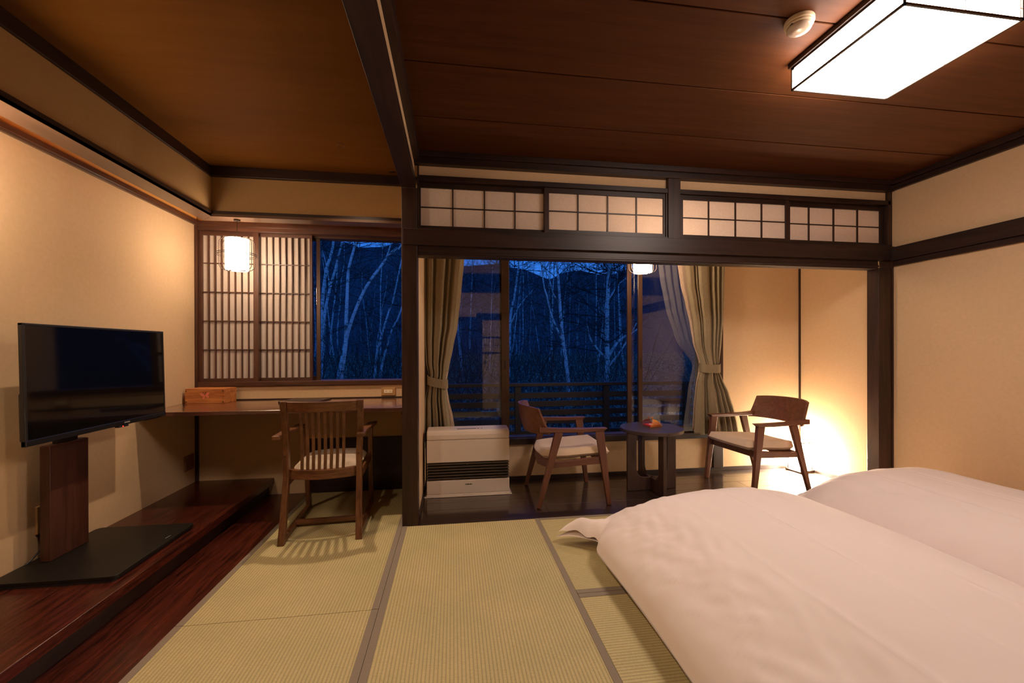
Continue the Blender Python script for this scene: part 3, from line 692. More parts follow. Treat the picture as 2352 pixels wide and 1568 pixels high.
for a in ((x0, x1, y1+.000, y1+.0012, lz, lz+.0014), (x0, x1, y0-.0012, y0+.0, lz, lz+.0014), (x0-.0012, x0, y0, y1, lz, lz+.0014), (x1, x1+.0012, y0, y1, lz, lz+.0014),
          (x0-.0012, x0, ly, ly+.0014, z0, z1), (x1, x1+.0012, ly, ly+.0014, z0, z1), (lx, lx+.0014, y1, y1+.0012, z0, z1), (lx, lx+.0014, y0-.0012, y0, z0, z1),
          (x0, x1, ly, ly+.0012, z0+.002, z0+.0035), (lx, lx+.0012, y0, y1, z0+.002, z0+.0035)):
    box('lattice_strip', 'soffit_x', *a, cl)
# ---- smoke detector
sd = thing('smoke_detector', 'round ivory smoke detector on the ceiling beside the square lantern', 'detector', (1.412, 1.53, ZC))
MB().lathe([(.001, 0), (.052, 0), (.054, -.004), (.054, -.016), (.050, -.020), (.048, -.020), (.001, -.020)], (1.412, 1.53, ZC), 40).build('base', 'detector', sd, smooth=False, bevel=.001)
MB().lathe([(.001, -.020), (.050, -.020), (.0505, -.024), (.047, -.028), (.001, -.028)], (1.412, 1.53, ZC), 40).build('body_ring', 'detector', sd, smooth=True)
MB().lathe([(.001, -.028), (.044, -.028), (.044, -.038), (.038, -.044), (.02, -.0475), (.001, -.048)], (1.412, 1.53, ZC), 40).build('cover', 'detector_cover', sd, smooth=True)
box('indicator', 'black_plastic', 1.366, 1.372, 1.515, 1.528, ZC-.030, ZC-.022, sd, .001)
# ================================================================ veranda
# ---- fan heater
hx0, hx1, hy0, hy1 = -.214, .462, 3.430, 3.625
he = thing('fan_heater', 'white floor standing fan heater with dark louvred grille', 'heater', (.124, 3.52, 0))
MB().prism([(hy0, .022), (hy1, .022), (hy1, .131), (hy0+.004, .131)], hx0, hx1, 'x').build('lower_panel', 'heater', he, .005)
MB().prism([(hy0+.004, .279), (hy1, .279), (hy1, .461), (hy0+.002, .461)], hx0, hx1, 'x').build('upper_panel', 'heater', he, .004)
MB().prism([(hy0+.001, .4625), (hy1, .4625), (hy1, .541), (hy0+.060, .541), (hy0+.028, .537), (hy0+.010, .524), (hy0+.001, .503)], hx0, hx1, 'x').build('lid', 'heater', he, .010, seg=3)
MB().box(hx0+.004, hx1-.004, hy0+.05, hy1, .131, .279).build('grille_back', 'heater_dark', he)
box('side_strip', 'heater', hx0, hx0+.005, hy0+.03, hy1, .131, .279, he); box('side_strip', 'heater', hx1-.005, hx1, hy0+.03, hy1, .131, .279, he)
for k in range(6):
    z = .146+.0235*k
    MB().prism([(hy0+.002, z), (hy0+.030, z+.005), (hy0+.030, z+.0068), (hy0+.002, z+.0042)], hx0+.002, hx1-.002, 'x').build('louvre', 'louvre', he)
for x, w, z in ((.045, .10, .190), (-.07, .04, .238), (.115, .012, .262), (.115, .012, .245)): box('burner_part', 'outlet', x-w/2, x+w/2, hy0+.044, hy0+.0505, z, z+.004, he)
box('base', 'heater', hx0-.020, hx1+.021, hy0-.008, hy1+.008, -.002, .007, he, .004)
MB().hexa([(hx0-.010, hy0-.004, .007), (hx1+.010, hy0-.004, .007), (hx1+.010, hy1+.004, .007), (hx0-.010, hy1+.004, .007)], [(hx0+.001, hy0+.001, .022), (hx1-.001, hy0+.001, .022), (hx1-.001, hy1, .022), (hx0+.001, hy1, .022)]).build('plinth', 'heater', he, .004)
box('display', 'black_plastic', .03, .19, hy0+.052, hy0+.064, .5405, .5425, he); box('button', 'black_plastic', .20, .212, hy0+.052, hy0+.064, .5405, .543, he); box('button', 'black_plastic', .232, .240, hy0+.056, hy0+.066, .5405, .543, he)
lm = MB()
for x, w in ((.098, .010), (.110, .018), (.1315, .012), (.145, .006)): lm.box(x, x+w, hy0-.0006, hy0+.001, .0945, .1005)
lm.build('maker_mark', 'black_plastic', he)
box('rear_duct', 'black_metal', hx0-.018, hx0+.05, hy1-.03, hy1+.06, .06, .50, he, .015)
for k in range(5): box('side_vent', 'heater_dark', hx0-.004, hx0+.001, hy0+.06, hy0+.16, .16+.06*k, .19+.06*k, he)
# ---- lounge chairs
def lounge(label, loc, rz):
    c = thing('lounge_chair', label, 'chair', loc, rz, None, True)
    for s in (-1, 1):
        ya, yf = s*.270, s*.278
        MB().beam((-.267, yf, 0), (-.108, ya, .570), .030, .030, .062, .034, (0, 1, 0)).build('rear_leg', 'lounge', c, .003)
        MB().beam((.288, yf, 0), (.215, ya, .572), .032, .030, .066, .034, (0, 1, 0)).build('front_leg', 'lounge', c, .003)
        a = MB()
        a.loft([[(-.262, ya-.018, .572), (-.262, ya+.018, .572), (-.262, ya+.018, .612), (-.262, ya-.018, .612)],
                [(-.10, ya-.020, .568), (-.10, ya+.020, .568), (-.10, ya+.022, .600), (-.10, ya-.022, .600)],
                [(.10, ya-.022, .566), (.10, ya+.022, .566), (.10, ya+.028, .594), (.10, ya-.028, .594)],
                [(.245, ya-.020, .570), (.245, ya+.020, .570), (.272, ya+.030, .594), (.272, ya-.030, .594)]])
        a.build('armrest', 'lounge_x', c, .003)
        MB().prism([(-.20, .296), (.275, .318), (.242, .372), (-.176, .340)], s*.262-.012, s*.262+.012, 'y').build('side_rail', 'lounge_x', c, .003)
    # bent plywood back shell, wrapped round the sitter
    sh = MB(); n = 22
    def arc(u, z):
        t = -1+2*u; k = (z-.552)/.212
        x = -.222-.100*(1-abs(t)**2.2)-.045*k; return Vector((x, t*.282*(1-.05*k*abs(t)), z))
    rings = []
    for i in range(n+1):
        u = i/n; t = abs(-1+2*u); zt = .764-.012*t**3; zb = .556-.010*(1-t)
        p0, p1, pm = arc(u, zb), arc(u, zt), arc(u, (zb+zt)/2)
        d = Vector((1, -.5*(-1+2*u), 0)).normalized()*.009
        cut = Vector((.045*(t**10), 0, 0))
        rings.append([tuple(p0-d+cut), tuple(pm-d-Vector((.008, 0, 0))+cut*.6), tuple(p1-d), tuple(p1+d), tuple(pm+d-Vector((.008, 0, 0))+cut*.6), tuple(p0+d+cut)])
    sh.loft(rings).build('backrest', 'lounge_x', c, .002, smooth=False)
    arc2 = MB(); rg = []
    for i in range(13):
        u = -1+2*i/12; x = -.17-.045*(1-u*u)*0; rg.append([(x-.02-.03*(1-u*u), u*.262, .262+.04*abs(u)), (x+.005-.03*(1-u*u), u*.262, .262+.04*abs(u)), (x+.03-.03*(1-u*u), u*.262, .345), (x-.03*(1-u*u), u*.262, .345)])
    arc2.loft(rg).build('rear_seat_rail', 'lounge_x', c, .002)
    MB().beam((.235, -.262, .340), (.235, .262, .340), .026, .052).build('front_seat_rail', 'lounge_x', c, .002)
    cu = MB(); nu = nv = 22
    def P(a, b, top):
        k = max(abs(a), abs(b)); wy = .245 if a > -.2 else .245*(1-.22*((-.2-a)/.8)**2)
        x = .035+.27*a*(1-.10*b*b*(1 if a < 0 else .0))+(-.0 if a < 0 else .012*(1-b*b)); y = wy*b
        sl = .345+.028*(a+1)/2
        e = max(0, 1-k**9)**.30; dip = .020*math.exp(-((a+.05)/.55)**2-(b/.5)**2); crest = .010*(abs(b)**2)
        return (x, y, sl+.028+(.040*e-dip*e+crest*e if top else -.030*e))
    cu.grid(lambda u, v: P(2*u-1, 2*v-1, True), nu, nv); cu.grid(lambda u, v: P(1-2*u, 2*v-1, False), nu, nv)
    cu.build('seat_cushion', 'seat_cream', c, smooth=True)
    pr = MB().tube([(P(math.cos(t)*.97 if abs(math.cos(t)) > .0 else 0, math.sin(t)*.97, True)) for t in [2*math.pi*k/48 for k in range(48)]], .0022, 5, closed=True)
    return c
lounge('walnut armchair with pale cushion facing right beside the white heater', (.905, 3.362, 0), 0)
lounge('walnut armchair with beige cushion in front of the glowing floor lantern', (2.655, 3.345, 0), math.pi+math.radians(5))
# ---- round table
ta = thing('side_table', 'dark round side table with crossed arch panels between the two armchairs', 'table', (1.685, 3.372, 0), math.radians(1.5))
MB().lathe([(.001, .500), (.258, .500), (.262, .504), (.262, .527), (.259, .530), (.001, .530)], (0, 0, 0), 64).build('table_top', 'table_top', ta)
def arch():
    w, zi, r = .222, .105, .075
    prof = [(-w, 0), (w, 0), (w, .50), (w-.082, .50), (w-.082, zi+r)]
    prof += [(w-.082-r+r*math.cos(a), zi+r-r*math.sin(a)) for a in [math.pi/2*k/8 for k in range(1, 9)]]
    prof += [(-(w-.082-r)-r*math.sin(a), zi+r-r*math.cos(a)) for a in [math.pi/2*k/8 for k in range(0, 8)]]
    prof += [(-(w-.082), zi+r), (-(w-.082), .50), (-w, .50)]
    return prof
MB().prism(arch(), -.014, .014, 'y').build('leg_panel', 'table', ta, .002)
MB().prism(arch(), -.0138, .0138, 'x').build('leg_panel', 'table', ta, .002)
bd = MB()
ang = -math.pi/2-.02+.06
for k in range(12): pass
ov = [(.0165*math.cos(2*math.pi*k/20), .0065*math.sin(2*math.pi*k/20)) for k in range(20)]
st = MB().prism([(x, z) for x, z in ov], -.0012, .0006, 'y').build('sticker', 'black_plastic', ta)
st.matrix_local = Matrix.Rotation(.02, 4, 'Z') @ Matrix.Translation((-.002, -.2622, .515))
mk = MB(); mk.prism([(-.0105, -.003), (-.004, -.003), (-.0055, .002), (-.0085, .001)], -.0018, -.001, 'y'); mk.prism([(-.003, -.003), (.004, -.003), (.0, .0035)], -.0018, -.001, 'y'); mk.prism([(.005, -.003), (.0105, -.003), (.0075, .0012)], -.0018, -.001, 'y')
mo = mk.build('sticker_mark', 'sticker', ta); mo.matrix_local = st.matrix_local.copy()
# ---- reed basket
bk = thing('reed_basket', 'small amber reed basket with red cloth on the round table', 'basket', (1.715, 3.43, .53))
A, B, C, D_ = Vector((1.652, 3.470, 0)), Vector((1.664, 3.350, 0)), Vector((1.788, 3.386, 0)), Vector((1.776, 3.506, 0))
def fan(P0, P1, knot, out, mat, name, n):
    mb = MB()
    for k in range(n):
        u = k/(n-1); p = P0.lerp(P1, u); q = []
        for j in range(7):
            t = j/6; b = p.lerp(knot, t**1.1); b += out*(math.sin(math.pi*t)*.016+.004*(1-t)); z = .532+(knot.z-.532)*(1-(1-t)**1.7); q.append((b.x, b.y, z))
        mb.tube(q, .0019, 5, r1=.0015)
    tip = knot+Vector((0, 0, .004))
    for k in range(6):
        a = k*math.pi/3; mb.tube([tuple(tip), (tip.x+.009*math.cos(a), tip.y+.006*math.sin(a), tip.z+.013)], .0030, 5)
    return mb.build(name, mat, bk)
k1, k2 = Vector((1.694, 3.432, .592)), Vector((1.718, 3.418, .590))
fan(A, D_, k1, Vector((-.6, .8, 0)), 'reed_red', 'reed_fan', 13); fan(B, C, k2, Vector((.2, -1, 0)), 'reed_gold', 'reed_fan', 15)
mb = MB(); mb.add([(p.x, p.y, .531) for p in (A, B, C, D_)]+[(p.x, p.y, .536) for p in (A, B, C, D_)], [(0, 1, 2, 3), (4, 7, 6, 5), (0, 4, 5, 1), (1, 5, 6, 2), (2, 6, 7, 3), (3, 7, 4, 0)]); mb.build('reed_base', 'reed_red', bk)
cc = (A+B+C+D_)/4
mb = MB(); q = [cc.lerp(p, .88) for p in (A, B, C, D_)]
mb.hexa([(p.x, p.y, .536) for p in q], [(p.x, p.y, .546) for p in q]); mb.build('red_cloth', 'red_cloth', bk, .003)
box('paper_card', 'white_paper', 1.684, 1.716, 3.392, 3.42, .546, .551, bk, .001)
MB().tube([tuple(k1), tuple((k1+k2)/2-Vector((0, 0, .003))), tuple(k2)], .002, 5).build('binding', 'wire', bk)
# ---- floor lantern
fl = thing('floor_lantern', 'glowing white paper lantern on a dark tray in the corner', 'lamp', (3.385, 3.665, -.002), math.radians(8))
box('tray', 'dark_x', -.085, .085, -.085, .085, 0, .014, fl, .002); box('tray_rim', 'dark_x', -.085, .085, -.085, -.078, .014, .022, fl); box('tray_rim', 'dark_x', -.085, .085, .078, .085, .014, .022, fl)
box('paper_body', 'lantern', -.066, .066, -.066, .066, .020, .285, fl, .004)
for sx_ in (-1, 1):
    for sy in (-1, 1): box('corner_post', 'dark_z', sx_*.068-.004, sx_*.068+.004, sy*.068-.004, sy*.068+.004, .014, .292, fl)
box('top_frame', 'dark_x', -.072, .072, -.072, -.064, .285, .293, fl); box('top_frame', 'dark_x', -.072, .072, .064, .072, .285, .293, fl)
# ---- curtains
def interp(tab, z):
    if z >= tab[0][1]: return tab[0][0]
    for (xa, za), (xb, zb) in zip(tab, tab[1:]):
        if zb <= z <= za:
            f = (za-z)/(za-zb) if za > zb else 0; f = f*f*(3-2*f)*.35+f*.65; return xa+(xb-xa)*f
    return tab[-1][0]
def drape(tl_, tr_, z1, z0, ztie, y0, prof, mat, amp, nu=120, nv=64):
    """gathered cloth: prof lists the fold depths across the width (0..1 -> depth), eased between"""
    mb = MB(); px_ = [p[0] for p in prof]; pd = [p[1] for p in prof]
    def P(u, v):
        z = z1+(z0-z1)*v; xl, xr = interp(tl_, z), interp(tr_, z)
        tie = math.exp(-((z-ztie)/.20)**2)
        w = u+.02*math.sin(5*u+z*1.7)*(1-abs(2*u-1))
        i = max(0, min(len(px_)-2, int(np.searchsorted(px_, u))-1)); f = (u-px_[i])/(px_[i+1]-px_[i]); f = f*f*(3-2*f)
        dep = pd[i]+(pd[i+1]-pd[i])*f
        low = .30*math.sin(9*u+2.2*z)+.22*math.sin(15*u-3.1*z+1)
        y = y0-amp*(dep*(1-.35*tie)+.35*low*(1-.5*tie))-.028*math.exp(-((z-ztie)/.10)**2)*(1-(2*u-1)**2)
        return (xl+(xr-xl)*w, y, z)
    return mb.grid(P, nu, nv)
def tieback(xl, xr, z0, z1, y0, dp, slope, o):
    mb = MB(); n = 24; rings = []
    for k in range(n):
        a = 2*math.pi*k/n; x = (xl+xr)/2+(xr-xl)/2*math.copysign(abs(math.cos(a))**.6, math.cos(a)); y = y0+dp*math.copysign(abs(math.sin(a))**.6, math.sin(a))
        dz = slope*(x-(xl+xr)/2)-.012*(y < y0)*abs(math.sin(a)); rings.append([(x, y, z0+dz), (x, y, z1+dz)])
    vs = [p for r in rings for p in r]; fs = [(2*k, 2*((k+1) % n), 2*((k+1) % n)+1, 2*k+1) for k in range(n)]
    mb.add(vs, fs); return mb.build('tieback', 'drape', o, solid=.004)
cL = thing('curtain', 'khaki curtain tied back behind the white heater', 'curtain', (-.10, 3.69, .40))
cll = [(-.243, 2.2), (-.243, 1.32), (-.232, 1.09), (-.212, .99), (-.218, .91), (-.240, .76), (-.243, .52), (-.243, .38)]
clr = [(.125, 2.2), (.100, 2.02), (.072, 1.73), (.040, 1.41), (.0, 1.23), (-.040, 1.03), (-.052, .96), (-.060, .89), (-.040, .76), (-.004, .61), (.012, .50), (.018, .38)]
FOLD_L = [(0, .2), (.05, -1), (.12, .8), (.20, .9), (.27, -1.1), (.33, .6), (.50, 1.0), (.57, -1.2), (.64, .8), (.70, -.6), (.78, 1.1), (.88, .9), (1, -.4)]
clr2 = [(x-(.034*min(1, max(0, (.90-z)/.35)) if z < .9 else 0), z) for x, z in clr]
drape(cll, clr2, 2.17, .40, .94, 3.690, FOLD_L, 'drape', .024).build('panel', 'drape', cL, smooth=True, solid=.0022)
drape([(x-.02, z) for x, z in clr2], [(x+.002, z) for x, z in clr], 2.17, .40, .94, 3.708, [(0, 0), (.5, .4), (1, -.3)], 'drape_lining', .006, 12, 50).build('lining', 'drape_lining', cL, smooth=True, solid=.0015)
tieback(-.222, -.046, .885, .962, 3.690, .046, -.22, cL)
cR = thing('curtain', 'khaki curtain tied back behind the right armchair', 'curtain', (2.45, 3.69, .38))
crl = [(2.105, 2.2), (2.12, 2.02), (2.13, 1.97), (2.155, 1.81), (2.20, 1.65), (2.25, 1.44), (2.28, 1.26), (2.33, 1.11), (2.342, 1.07), (2.335, 1.0), (2.31, .86), (2.285, .64), (2.272, .38)]
crr = [(2.60, 2.2), (2.592, 2.02), (2.58, 1.48), (2.56, 1.26), (2.532, 1.05), (2.532, .99), (2.57, .91), (2.64, .77), (2.70, .59), (2.73, .47), (2.745, .38)]
FOLD_R = [(0, .1), (.10, .9), (.20, .8), (.25, -1.0), (.29, .4), (.32, -.9), (.38, .9), (.52, 1.0), (.60, .5), (.65, -1.4), (.71, .9), (.77, -1.1), (.83, .8), (.90, -1.0), (.95, .6), (1, .2)]
crl2 = [(x+.060*min(1, max(0, (z-1.07)/.95))**1.2, z) for x, z in crl]
drape(crl2, crr, 2.17, .385, 1.03, 3.690, FOLD_R, 'drape', .026).build('panel', 'drape', cR, smooth=True, solid=.0022)
drape([(x-.001, z) for x, z in crl], [(x+.03, z) for x, z in crl2], 2.17, .42, 1.03, 3.712, [(0, 0), (.5, .4), (1, -.3)], 'drape_lining', .006, 12, 50).build('lining', 'drape_lining', cR, smooth=True, solid=.0015)
tieback(2.338, 2.538, .985, 1.065, 3.690, .048, -.03, cR)
sh = thing('sheer_curtain', 'see through lace curtain swept behind the right khaki curtain', 'curtain', (2.2, 3.745, .40))
sl = [(1.93, 2.2), (1.96, 1.9), (2.02, 1.6), (2.12, 1.3), (2.30, 1.05), (2.25, .8), (2.20, .42)]
drape(sl, [(x+.02, z) for x, z in crr], 2.17, .41, 1.03, 3.742, [(k/18, 1 if k % 2 else -1) for k in range(19)], 'sheer', .010, 140, 40).build('panel', 'sheer', sh, smooth=True)
cr_ = thing('curtain_rail', 'dark curtain rail above the veranda window hidden by the lintel', 'rail', (1.15, 3.72, 2.18))
box('rail', 'sash', -.24, 2.62, 3.68, 3.70, 2.175, 2.195, cr_, .002); box('rail', 'sash', -.24, 2.62, 3.735, 3.75, 2.175, 2.195, cr_, .002); box('rail_bracket', 'sash', .2, .22, 3.69, 3.79, 2.195, 2.205, cr_); box('rail_bracket', 'sash', 1.9, 1.92, 3.69, 3.79, 2.195, 2.205, cr_)
# ================================================================ futons
from mathutils import noise as mn
def futon(label, mlabel, x0, x1, y0, y1, peak, sd_, ear, rise):
    ma = thing('mattress', mlabel, 'mattress', ((x0+x1)/2, (y0+y1)/2, 0))
    box('pad', 'mattress', x0+.22, x1-.16, y0+.05, y1-.30, .002, .062, ma, .02, seg=3)
    box('pad', 'mattress', x0+.24, x1-.18, y0+.07, y1-.32, .062, .108, ma, .02, seg=3)
    mb = MB(); nu, nv = 150, 160; zb = .098
    xc = (x0+x1)/2
    def P(u, v, top):
        a, b = 2*u-1, v
        # denser rows near the far edge
        vv = 1-(1-v)**1.6 if True else v
        x = x0+(x1-x0)*u; y = y0+(y1-y0)*vv
        # plan: corners pulled out to points, sides slightly bowed
        near = max(0, (vv-.86)/.14)
        dd = (1-vv)*(y1-y0); su = math.exp(-(u/.11)**1.6)
        ex = math.exp(-(u/.055)**1.6)*math.exp(-(dd/.085)**1.6)
        x += (.060*math.exp(-((dd-.17)/.075)**2)-ear[0]*math.exp(-(dd/.085)**1.8))*su; y += ear[1]*ex
        ex2 = u**6*near**2.0; x += .03*ex2; y -= .02*ex2
        y += .10*(1-a*a)*near**.7 - .0
        x += .012*math.sin(vv*9+sd_)*(1-u)**2
        ea = max(0, 1-abs(a)**2.6)**.62; d = (1-vv)*(y1-y0)
        eb = min(1, max(0, d)/rise); eb = math.sin(eb*math.pi/2)**.85
        e = ea*eb
        n1 = mn.noise(Vector((x*2.2, y*1.3, sd_))); n2 = mn.noise(Vector((x*7+y*3, y*4-x*2, sd_+3)))
        edge = (1-ea)
        z = zb-.012+(peak-zb)*e*(1+.05*n1)
        if top:
            z += .012*n2*edge**.8*min(1, e*4)+.004*n2
            wr = mn.noise(Vector((x*16+y*5, y*3, sd_+9))); z += .011*wr*math.exp(-((u-.10)/.09)**2)*min(1, e*5)
            wr2 = mn.noise(Vector((x*22-y*8, y*9+x*4, sd_+5))); z += .009*wr2*math.exp(-((u-.16)/.12)**2)*min(1, e*4)
            wr3 = mn.noise(Vector((x*34+y*26, y*12-x*9, sd_+1))); z += .006*wr3*math.exp(-((u-.08)/.10)**2)*min(1, e*4)
            for q in (.27, .44, .62, .80):
                z += (.0075*math.exp(-((u-q-.012*math.sin(y*2+q*9))/.0055)**2)-.006*math.exp(-((u-q-.02-.012*math.sin(y*2+q*9))/.02)**2))*min(1, e*3)*(.6+.4*math.sin(y*3+q*20))
            # far rim droops to the mat
            z += .050*math.exp(-((u-.035)/.035)**2-((dd-.055)/.05)**2)-.035*math.exp(-(u/.03)**2-(dd/.035)**2)
            z += .010*math.sin(dd*95+u*40)*math.exp(-(u/.07)**2-((dd-.10)/.09)**2)
        else:
            z = zb-.02-.006*e-.045*ex+.040*math.exp(-((u-.035)/.035)**2-((dd-.055)/.05)**2)+.012*n2*edge*min(1, e*4)
        return (x, y, z)
    mb.grid(lambda u, v: P(u, v, True), nu, nv); mb.grid(lambda u, v: P(1-u, v, False), nu, nv)
    o = mb.build('duvet', 'sheet', None, smooth=True)
    me = o.data; bm = bmesh.new(); bm.from_mesh(me); bmesh.ops.remove_doubles(bm, verts=bm.verts, dist=.0008); bmesh.ops.recalc_face_normals(bm, faces=bm.faces); bm.to_mesh(me); bm.free()
    for p in me.polygons: p.use_smooth = True
    return props(o, label, 'duvet')
futon('puffy white duvet whose pointed corner reaches toward the tatami edge', 'quilted mattress under the duvet nearest the bare tatami', .785, 2.30, -.30, 2.50, .425, 1.7, (.14, .02), .42)
futon('puffy white duvet lying against the plain right wall', 'quilted mattress under the duvet along the right wall', 2.28, 3.46, -.30, 2.68, .452, 8.4, (.03, .02), .46)
# ================================================================ outside
def gz(x, y):   # forest floor height
    if y < 9: z = -.95+.06*(y-5)
    elif y < 20: z = -.71+.075*(y-9)
    else: z = .115+.034*(y-20)
    return z
RID = [(-220, 80), (-120, 70), (-83.05, 66.23), (-75.34, 64.78), (-64.23, 63.92), (-59.46, 62.59), (-54.19, 60.26), (-47.42, 60.48), (-38.88, 61.0), (-33.95, 63.45), (-29.5, 63.09), (-10.23, 56.01), (6.9, 51.05), (25.97, 53.12), (34.18, 50.7), (37.92, 50.79), (42.21, 50.11), (49.49, 47.63), (54.1, 45.6), (58.19, 44.09), (62.03, 45.51), (65.89, 47.74), (69.21, 49.16), (78.67, 50.2), (89.36, 48.01), (97.31, 47.65), (107.36, 50.62), (120.45, 57.02), (144.16, 68.87), (220, 80)]
rx, rz = zip(*RID)
gr = MB(); ys = [3.95, 5, 7, 9, 12, 16, 20, 28, 40, 55, 80, 120, 160, 200, 230, 250, 270]
def G(u, v):
    j = int(round(v*(len(ys)-1))); y = ys[j]; x = (-1+2*u)*(14+y*.85)
    if y <= 55: z = gz(x, y)+.12*mn.noise(Vector((x*.4, y*.4, 2)))*(1 if y > 5 else 0)
    else:
        r = float(np.interp(x*250/max(y, 1) if y < 250 else x, rx, rz))*(y/250 if y < 250 else 1); f = (y-55)/195
        z = 1.305+(r-1.305)*(f**1.15 if f < 1 else 1)+2.0*mn.noise(Vector((x*.05, y*.05, 5)))*(1 if y < 240 else .2)-(0 if y <= 250 else 12)
    return (x, y, z)
gnd = MB(); gnd.grid(lambda u, v: G(u, v*8/16), 120, 8); struct(gnd.build('ground', 'ground', None, smooth=True))
hl = MB(); hl.grid(lambda u, v: G(u, .5+v*.5), 160, 8); struct(hl.build('hills', 'hill', None, smooth=True))
# ---- balcony
dk2 = sroot('balcony_deck')
for k in range(8): box('plank', 'deck', -1.2, 3.8, 3.95+.135*k, 3.95+.135*k+.129, .10, .13, dk2, .003, seg=1)
box('deck_beam', 'deck', -1.2, 3.8, 4.93, 5.03, -.9, .10, dk2)
rl = thing('balcony_railing', 'dark wooden balcony railing with horizontal slats outside the window', 'railing', (1.3, 4.99, .13))
for x in (-1.22, -.24, .775, 1.89, 2.97): box('post', 'rail', x-.037, x+.037, 4.96, 5.03, .13, .755, rl, .003)
box('top_rail', 'rail', -1.26, 3.05, 4.945, 5.045, .752, .792, rl, .004)
for z in (.607, .502, .397, .292): box('slat', 'rail', -1.26, 3.05, 4.975, 4.999, z, z+.068, rl, .002)
box('bottom_rail', 'rail', -1.26, 3.05, 4.965, 5.02, .170, .214, rl, .002)
# ---- birches
def twigs(mb, base, dr, ln, lev, r, rg):
    p = Vector(base); d = Vector(dr).normalized(); q = [p.copy()]; n = 4
    for k in range(n):
        d = (d+Vector((rg.gauss(0, .16), rg.gauss(0, .16), rg.gauss(.03, .12)))).normalized(); p = p+d*ln/n; q.append(p.copy())
        if lev > 0 and k > 0:
            for _ in range(2 if lev > 1 else 2):
                e = (d+Vector((rg.gauss(0, .6), rg.gauss(0, .6), rg.gauss(.15, .4)))).normalized(); twigs(mb, p, e, ln*rg.uniform(.38, .62), lev-1, r*.55, rg)
    mb.tube(q, r, 4, r1=r*.35)
def smooth_path(pts, y, dy, n=3, sd_=0):
    P = [Vector((x, y+dy*(i/(len(pts)-1)), z)) for i, (x, z) in enumerate(pts)]; out = []
    for i in range(len(P)-1):
        p0, p1, p2, p3 = P[max(i-1, 0)], P[i], P[i+1], P[min(i+2, len(P)-1)]
        for k in range(n):
            t = k/n; out.append(.5*((2*p1)+(p2-p0)*t+(2*p0-5*p1+4*p2-p3)*t*t+(3*p1-p0-3*p2+p3)*t**3))
    out.append(P[-1]); return out
def birch(label, trunk, y, r0, r1, branches=(), dy=0, tw=14, sd_=1, ext=2.2):
    rg = random.Random(sd_); x0, z0 = trunk[0]; zg = gz(x0, y)-.12
    pts = ([(x0+(x0-trunk[1][0])*.3, zg)] if z0 > zg+.3 else [])+list(trunk)
    (xa, za), (xb, zb) = pts[-2], pts[-1]; pts.append((xb+(xb-xa)/(zb-za+1e-6)*ext*.6, zb+ext))
    t = thing('birch_tree', label, 'tree', (pts[0][0], y, zg))
    path = smooth_path(pts, y, dy); n = len(path)
    MB().tube([tuple(p) for p in path], [r0+(r1-r0)*(i/(n-1))**.9 for i in range(n)], 10).build('trunk', 'birch', t, smooth=True)
    tm = MB()
    for bp, ra, rb in branches:
        pb = smooth_path(bp, y, rg.uniform(-.6, .3)); k = len(pb)
        MB().tube([tuple(p) for p in pb], [ra+(rb-ra)*i/(k-1) for i in range(k)], 8).build('branch', 'birch', t, smooth=True)
        for _ in range(4):
            i = rg.randrange(k//3, k); twigs(tm, pb[i], (rg.gauss(0, .6), rg.gauss(0, .5), rg.uniform(.1, .8)), rg.uniform(.5, 1.1), 2, rb*.55, rg)
    for _ in range(tw):
        i = rg.randrange(int(n*.35), n); twigs(tm, path[i], (rg.gauss(0, 1), rg.gauss(0, .7), rg.uniform(-.1, .9)), rg.uniform(.7, 1.9)*(1.15-i/n*.3), 2, r1*.42, rg)
    if tm.v: tm.build('twigs', 'twig', t)['kind'] = 'stuff'
    return t
birch('slim pale birch forking low in the middle of the open veranda window', [(3.72, -.54), (3.66, .17), (3.59, .83), (3.51, 1.41), (3.42, 2.24), (3.39, 2.82), (3.35, 3.41), (3.30, 4.05)], 13, .068, .030,
      [([(3.51, 1.41), (3.12, 2.23), (2.94, 2.87), (2.82, 3.22), (2.71, 4.0), (2.6, 4.8)], .034, .014), ([(3.4, 2.63), (3.14, 3.02), (3.0, 3.46), (2.74, 3.87), (2.6, 4.3)], .024, .010)], tw=30, sd_=3)
birch('thickest white birch with upswept branches near the right side of the open window', [(5.69, -.49), (5.71, -.08), (5.75, .76), (5.73, 1.73), (5.75, 2.76), (5.79, 3.79), (5.82, 4.48)], 15, .105, .055,
      [([(5.80, .95), (6.07, 1.38), (6.32, 1.63), (6.62, 1.79), (7.0, 2.0)], .06, .03), ([(5.78, .55), (6.18, 1.02), (6.38, 1.31), (6.62, 1.65), (6.9, 2.2)], .045, .02), ([(5.66, .89), (5.14, 1.45), (4.99, 1.8), (4.89, 2.13)], .045, .02), ([(5.77, 3.0), (6.18, 3.62), (6.62, 3.96), (7.2, 4.4)], .04, .018)], tw=30, sd_=5)
birch('leaning birch just right of the left window stile', [(2.28, .17), (2.32, 2.02), (2.39, 2.86), (2.52, 3.46), (2.6, 4.03), (2.67, 4.47), (2.7, 4.95)], 17, .062, .032, [([(2.33, 2.2), (2.7, 3.0), (3.2, 3.6)], .03, .012)], tw=14, sd_=8)
birch('upright birch in the centre of the desk window', [(-2.81, .41), (-2.69, 1.29), (-2.67, 2.0), (-2.65, 2.52), (-2.63, 3.01), (-2.60, 3.3), (-2.46, 3.83), (-2.38, 4.11)], 11, .056, .022, [], tw=10, sd_=11)
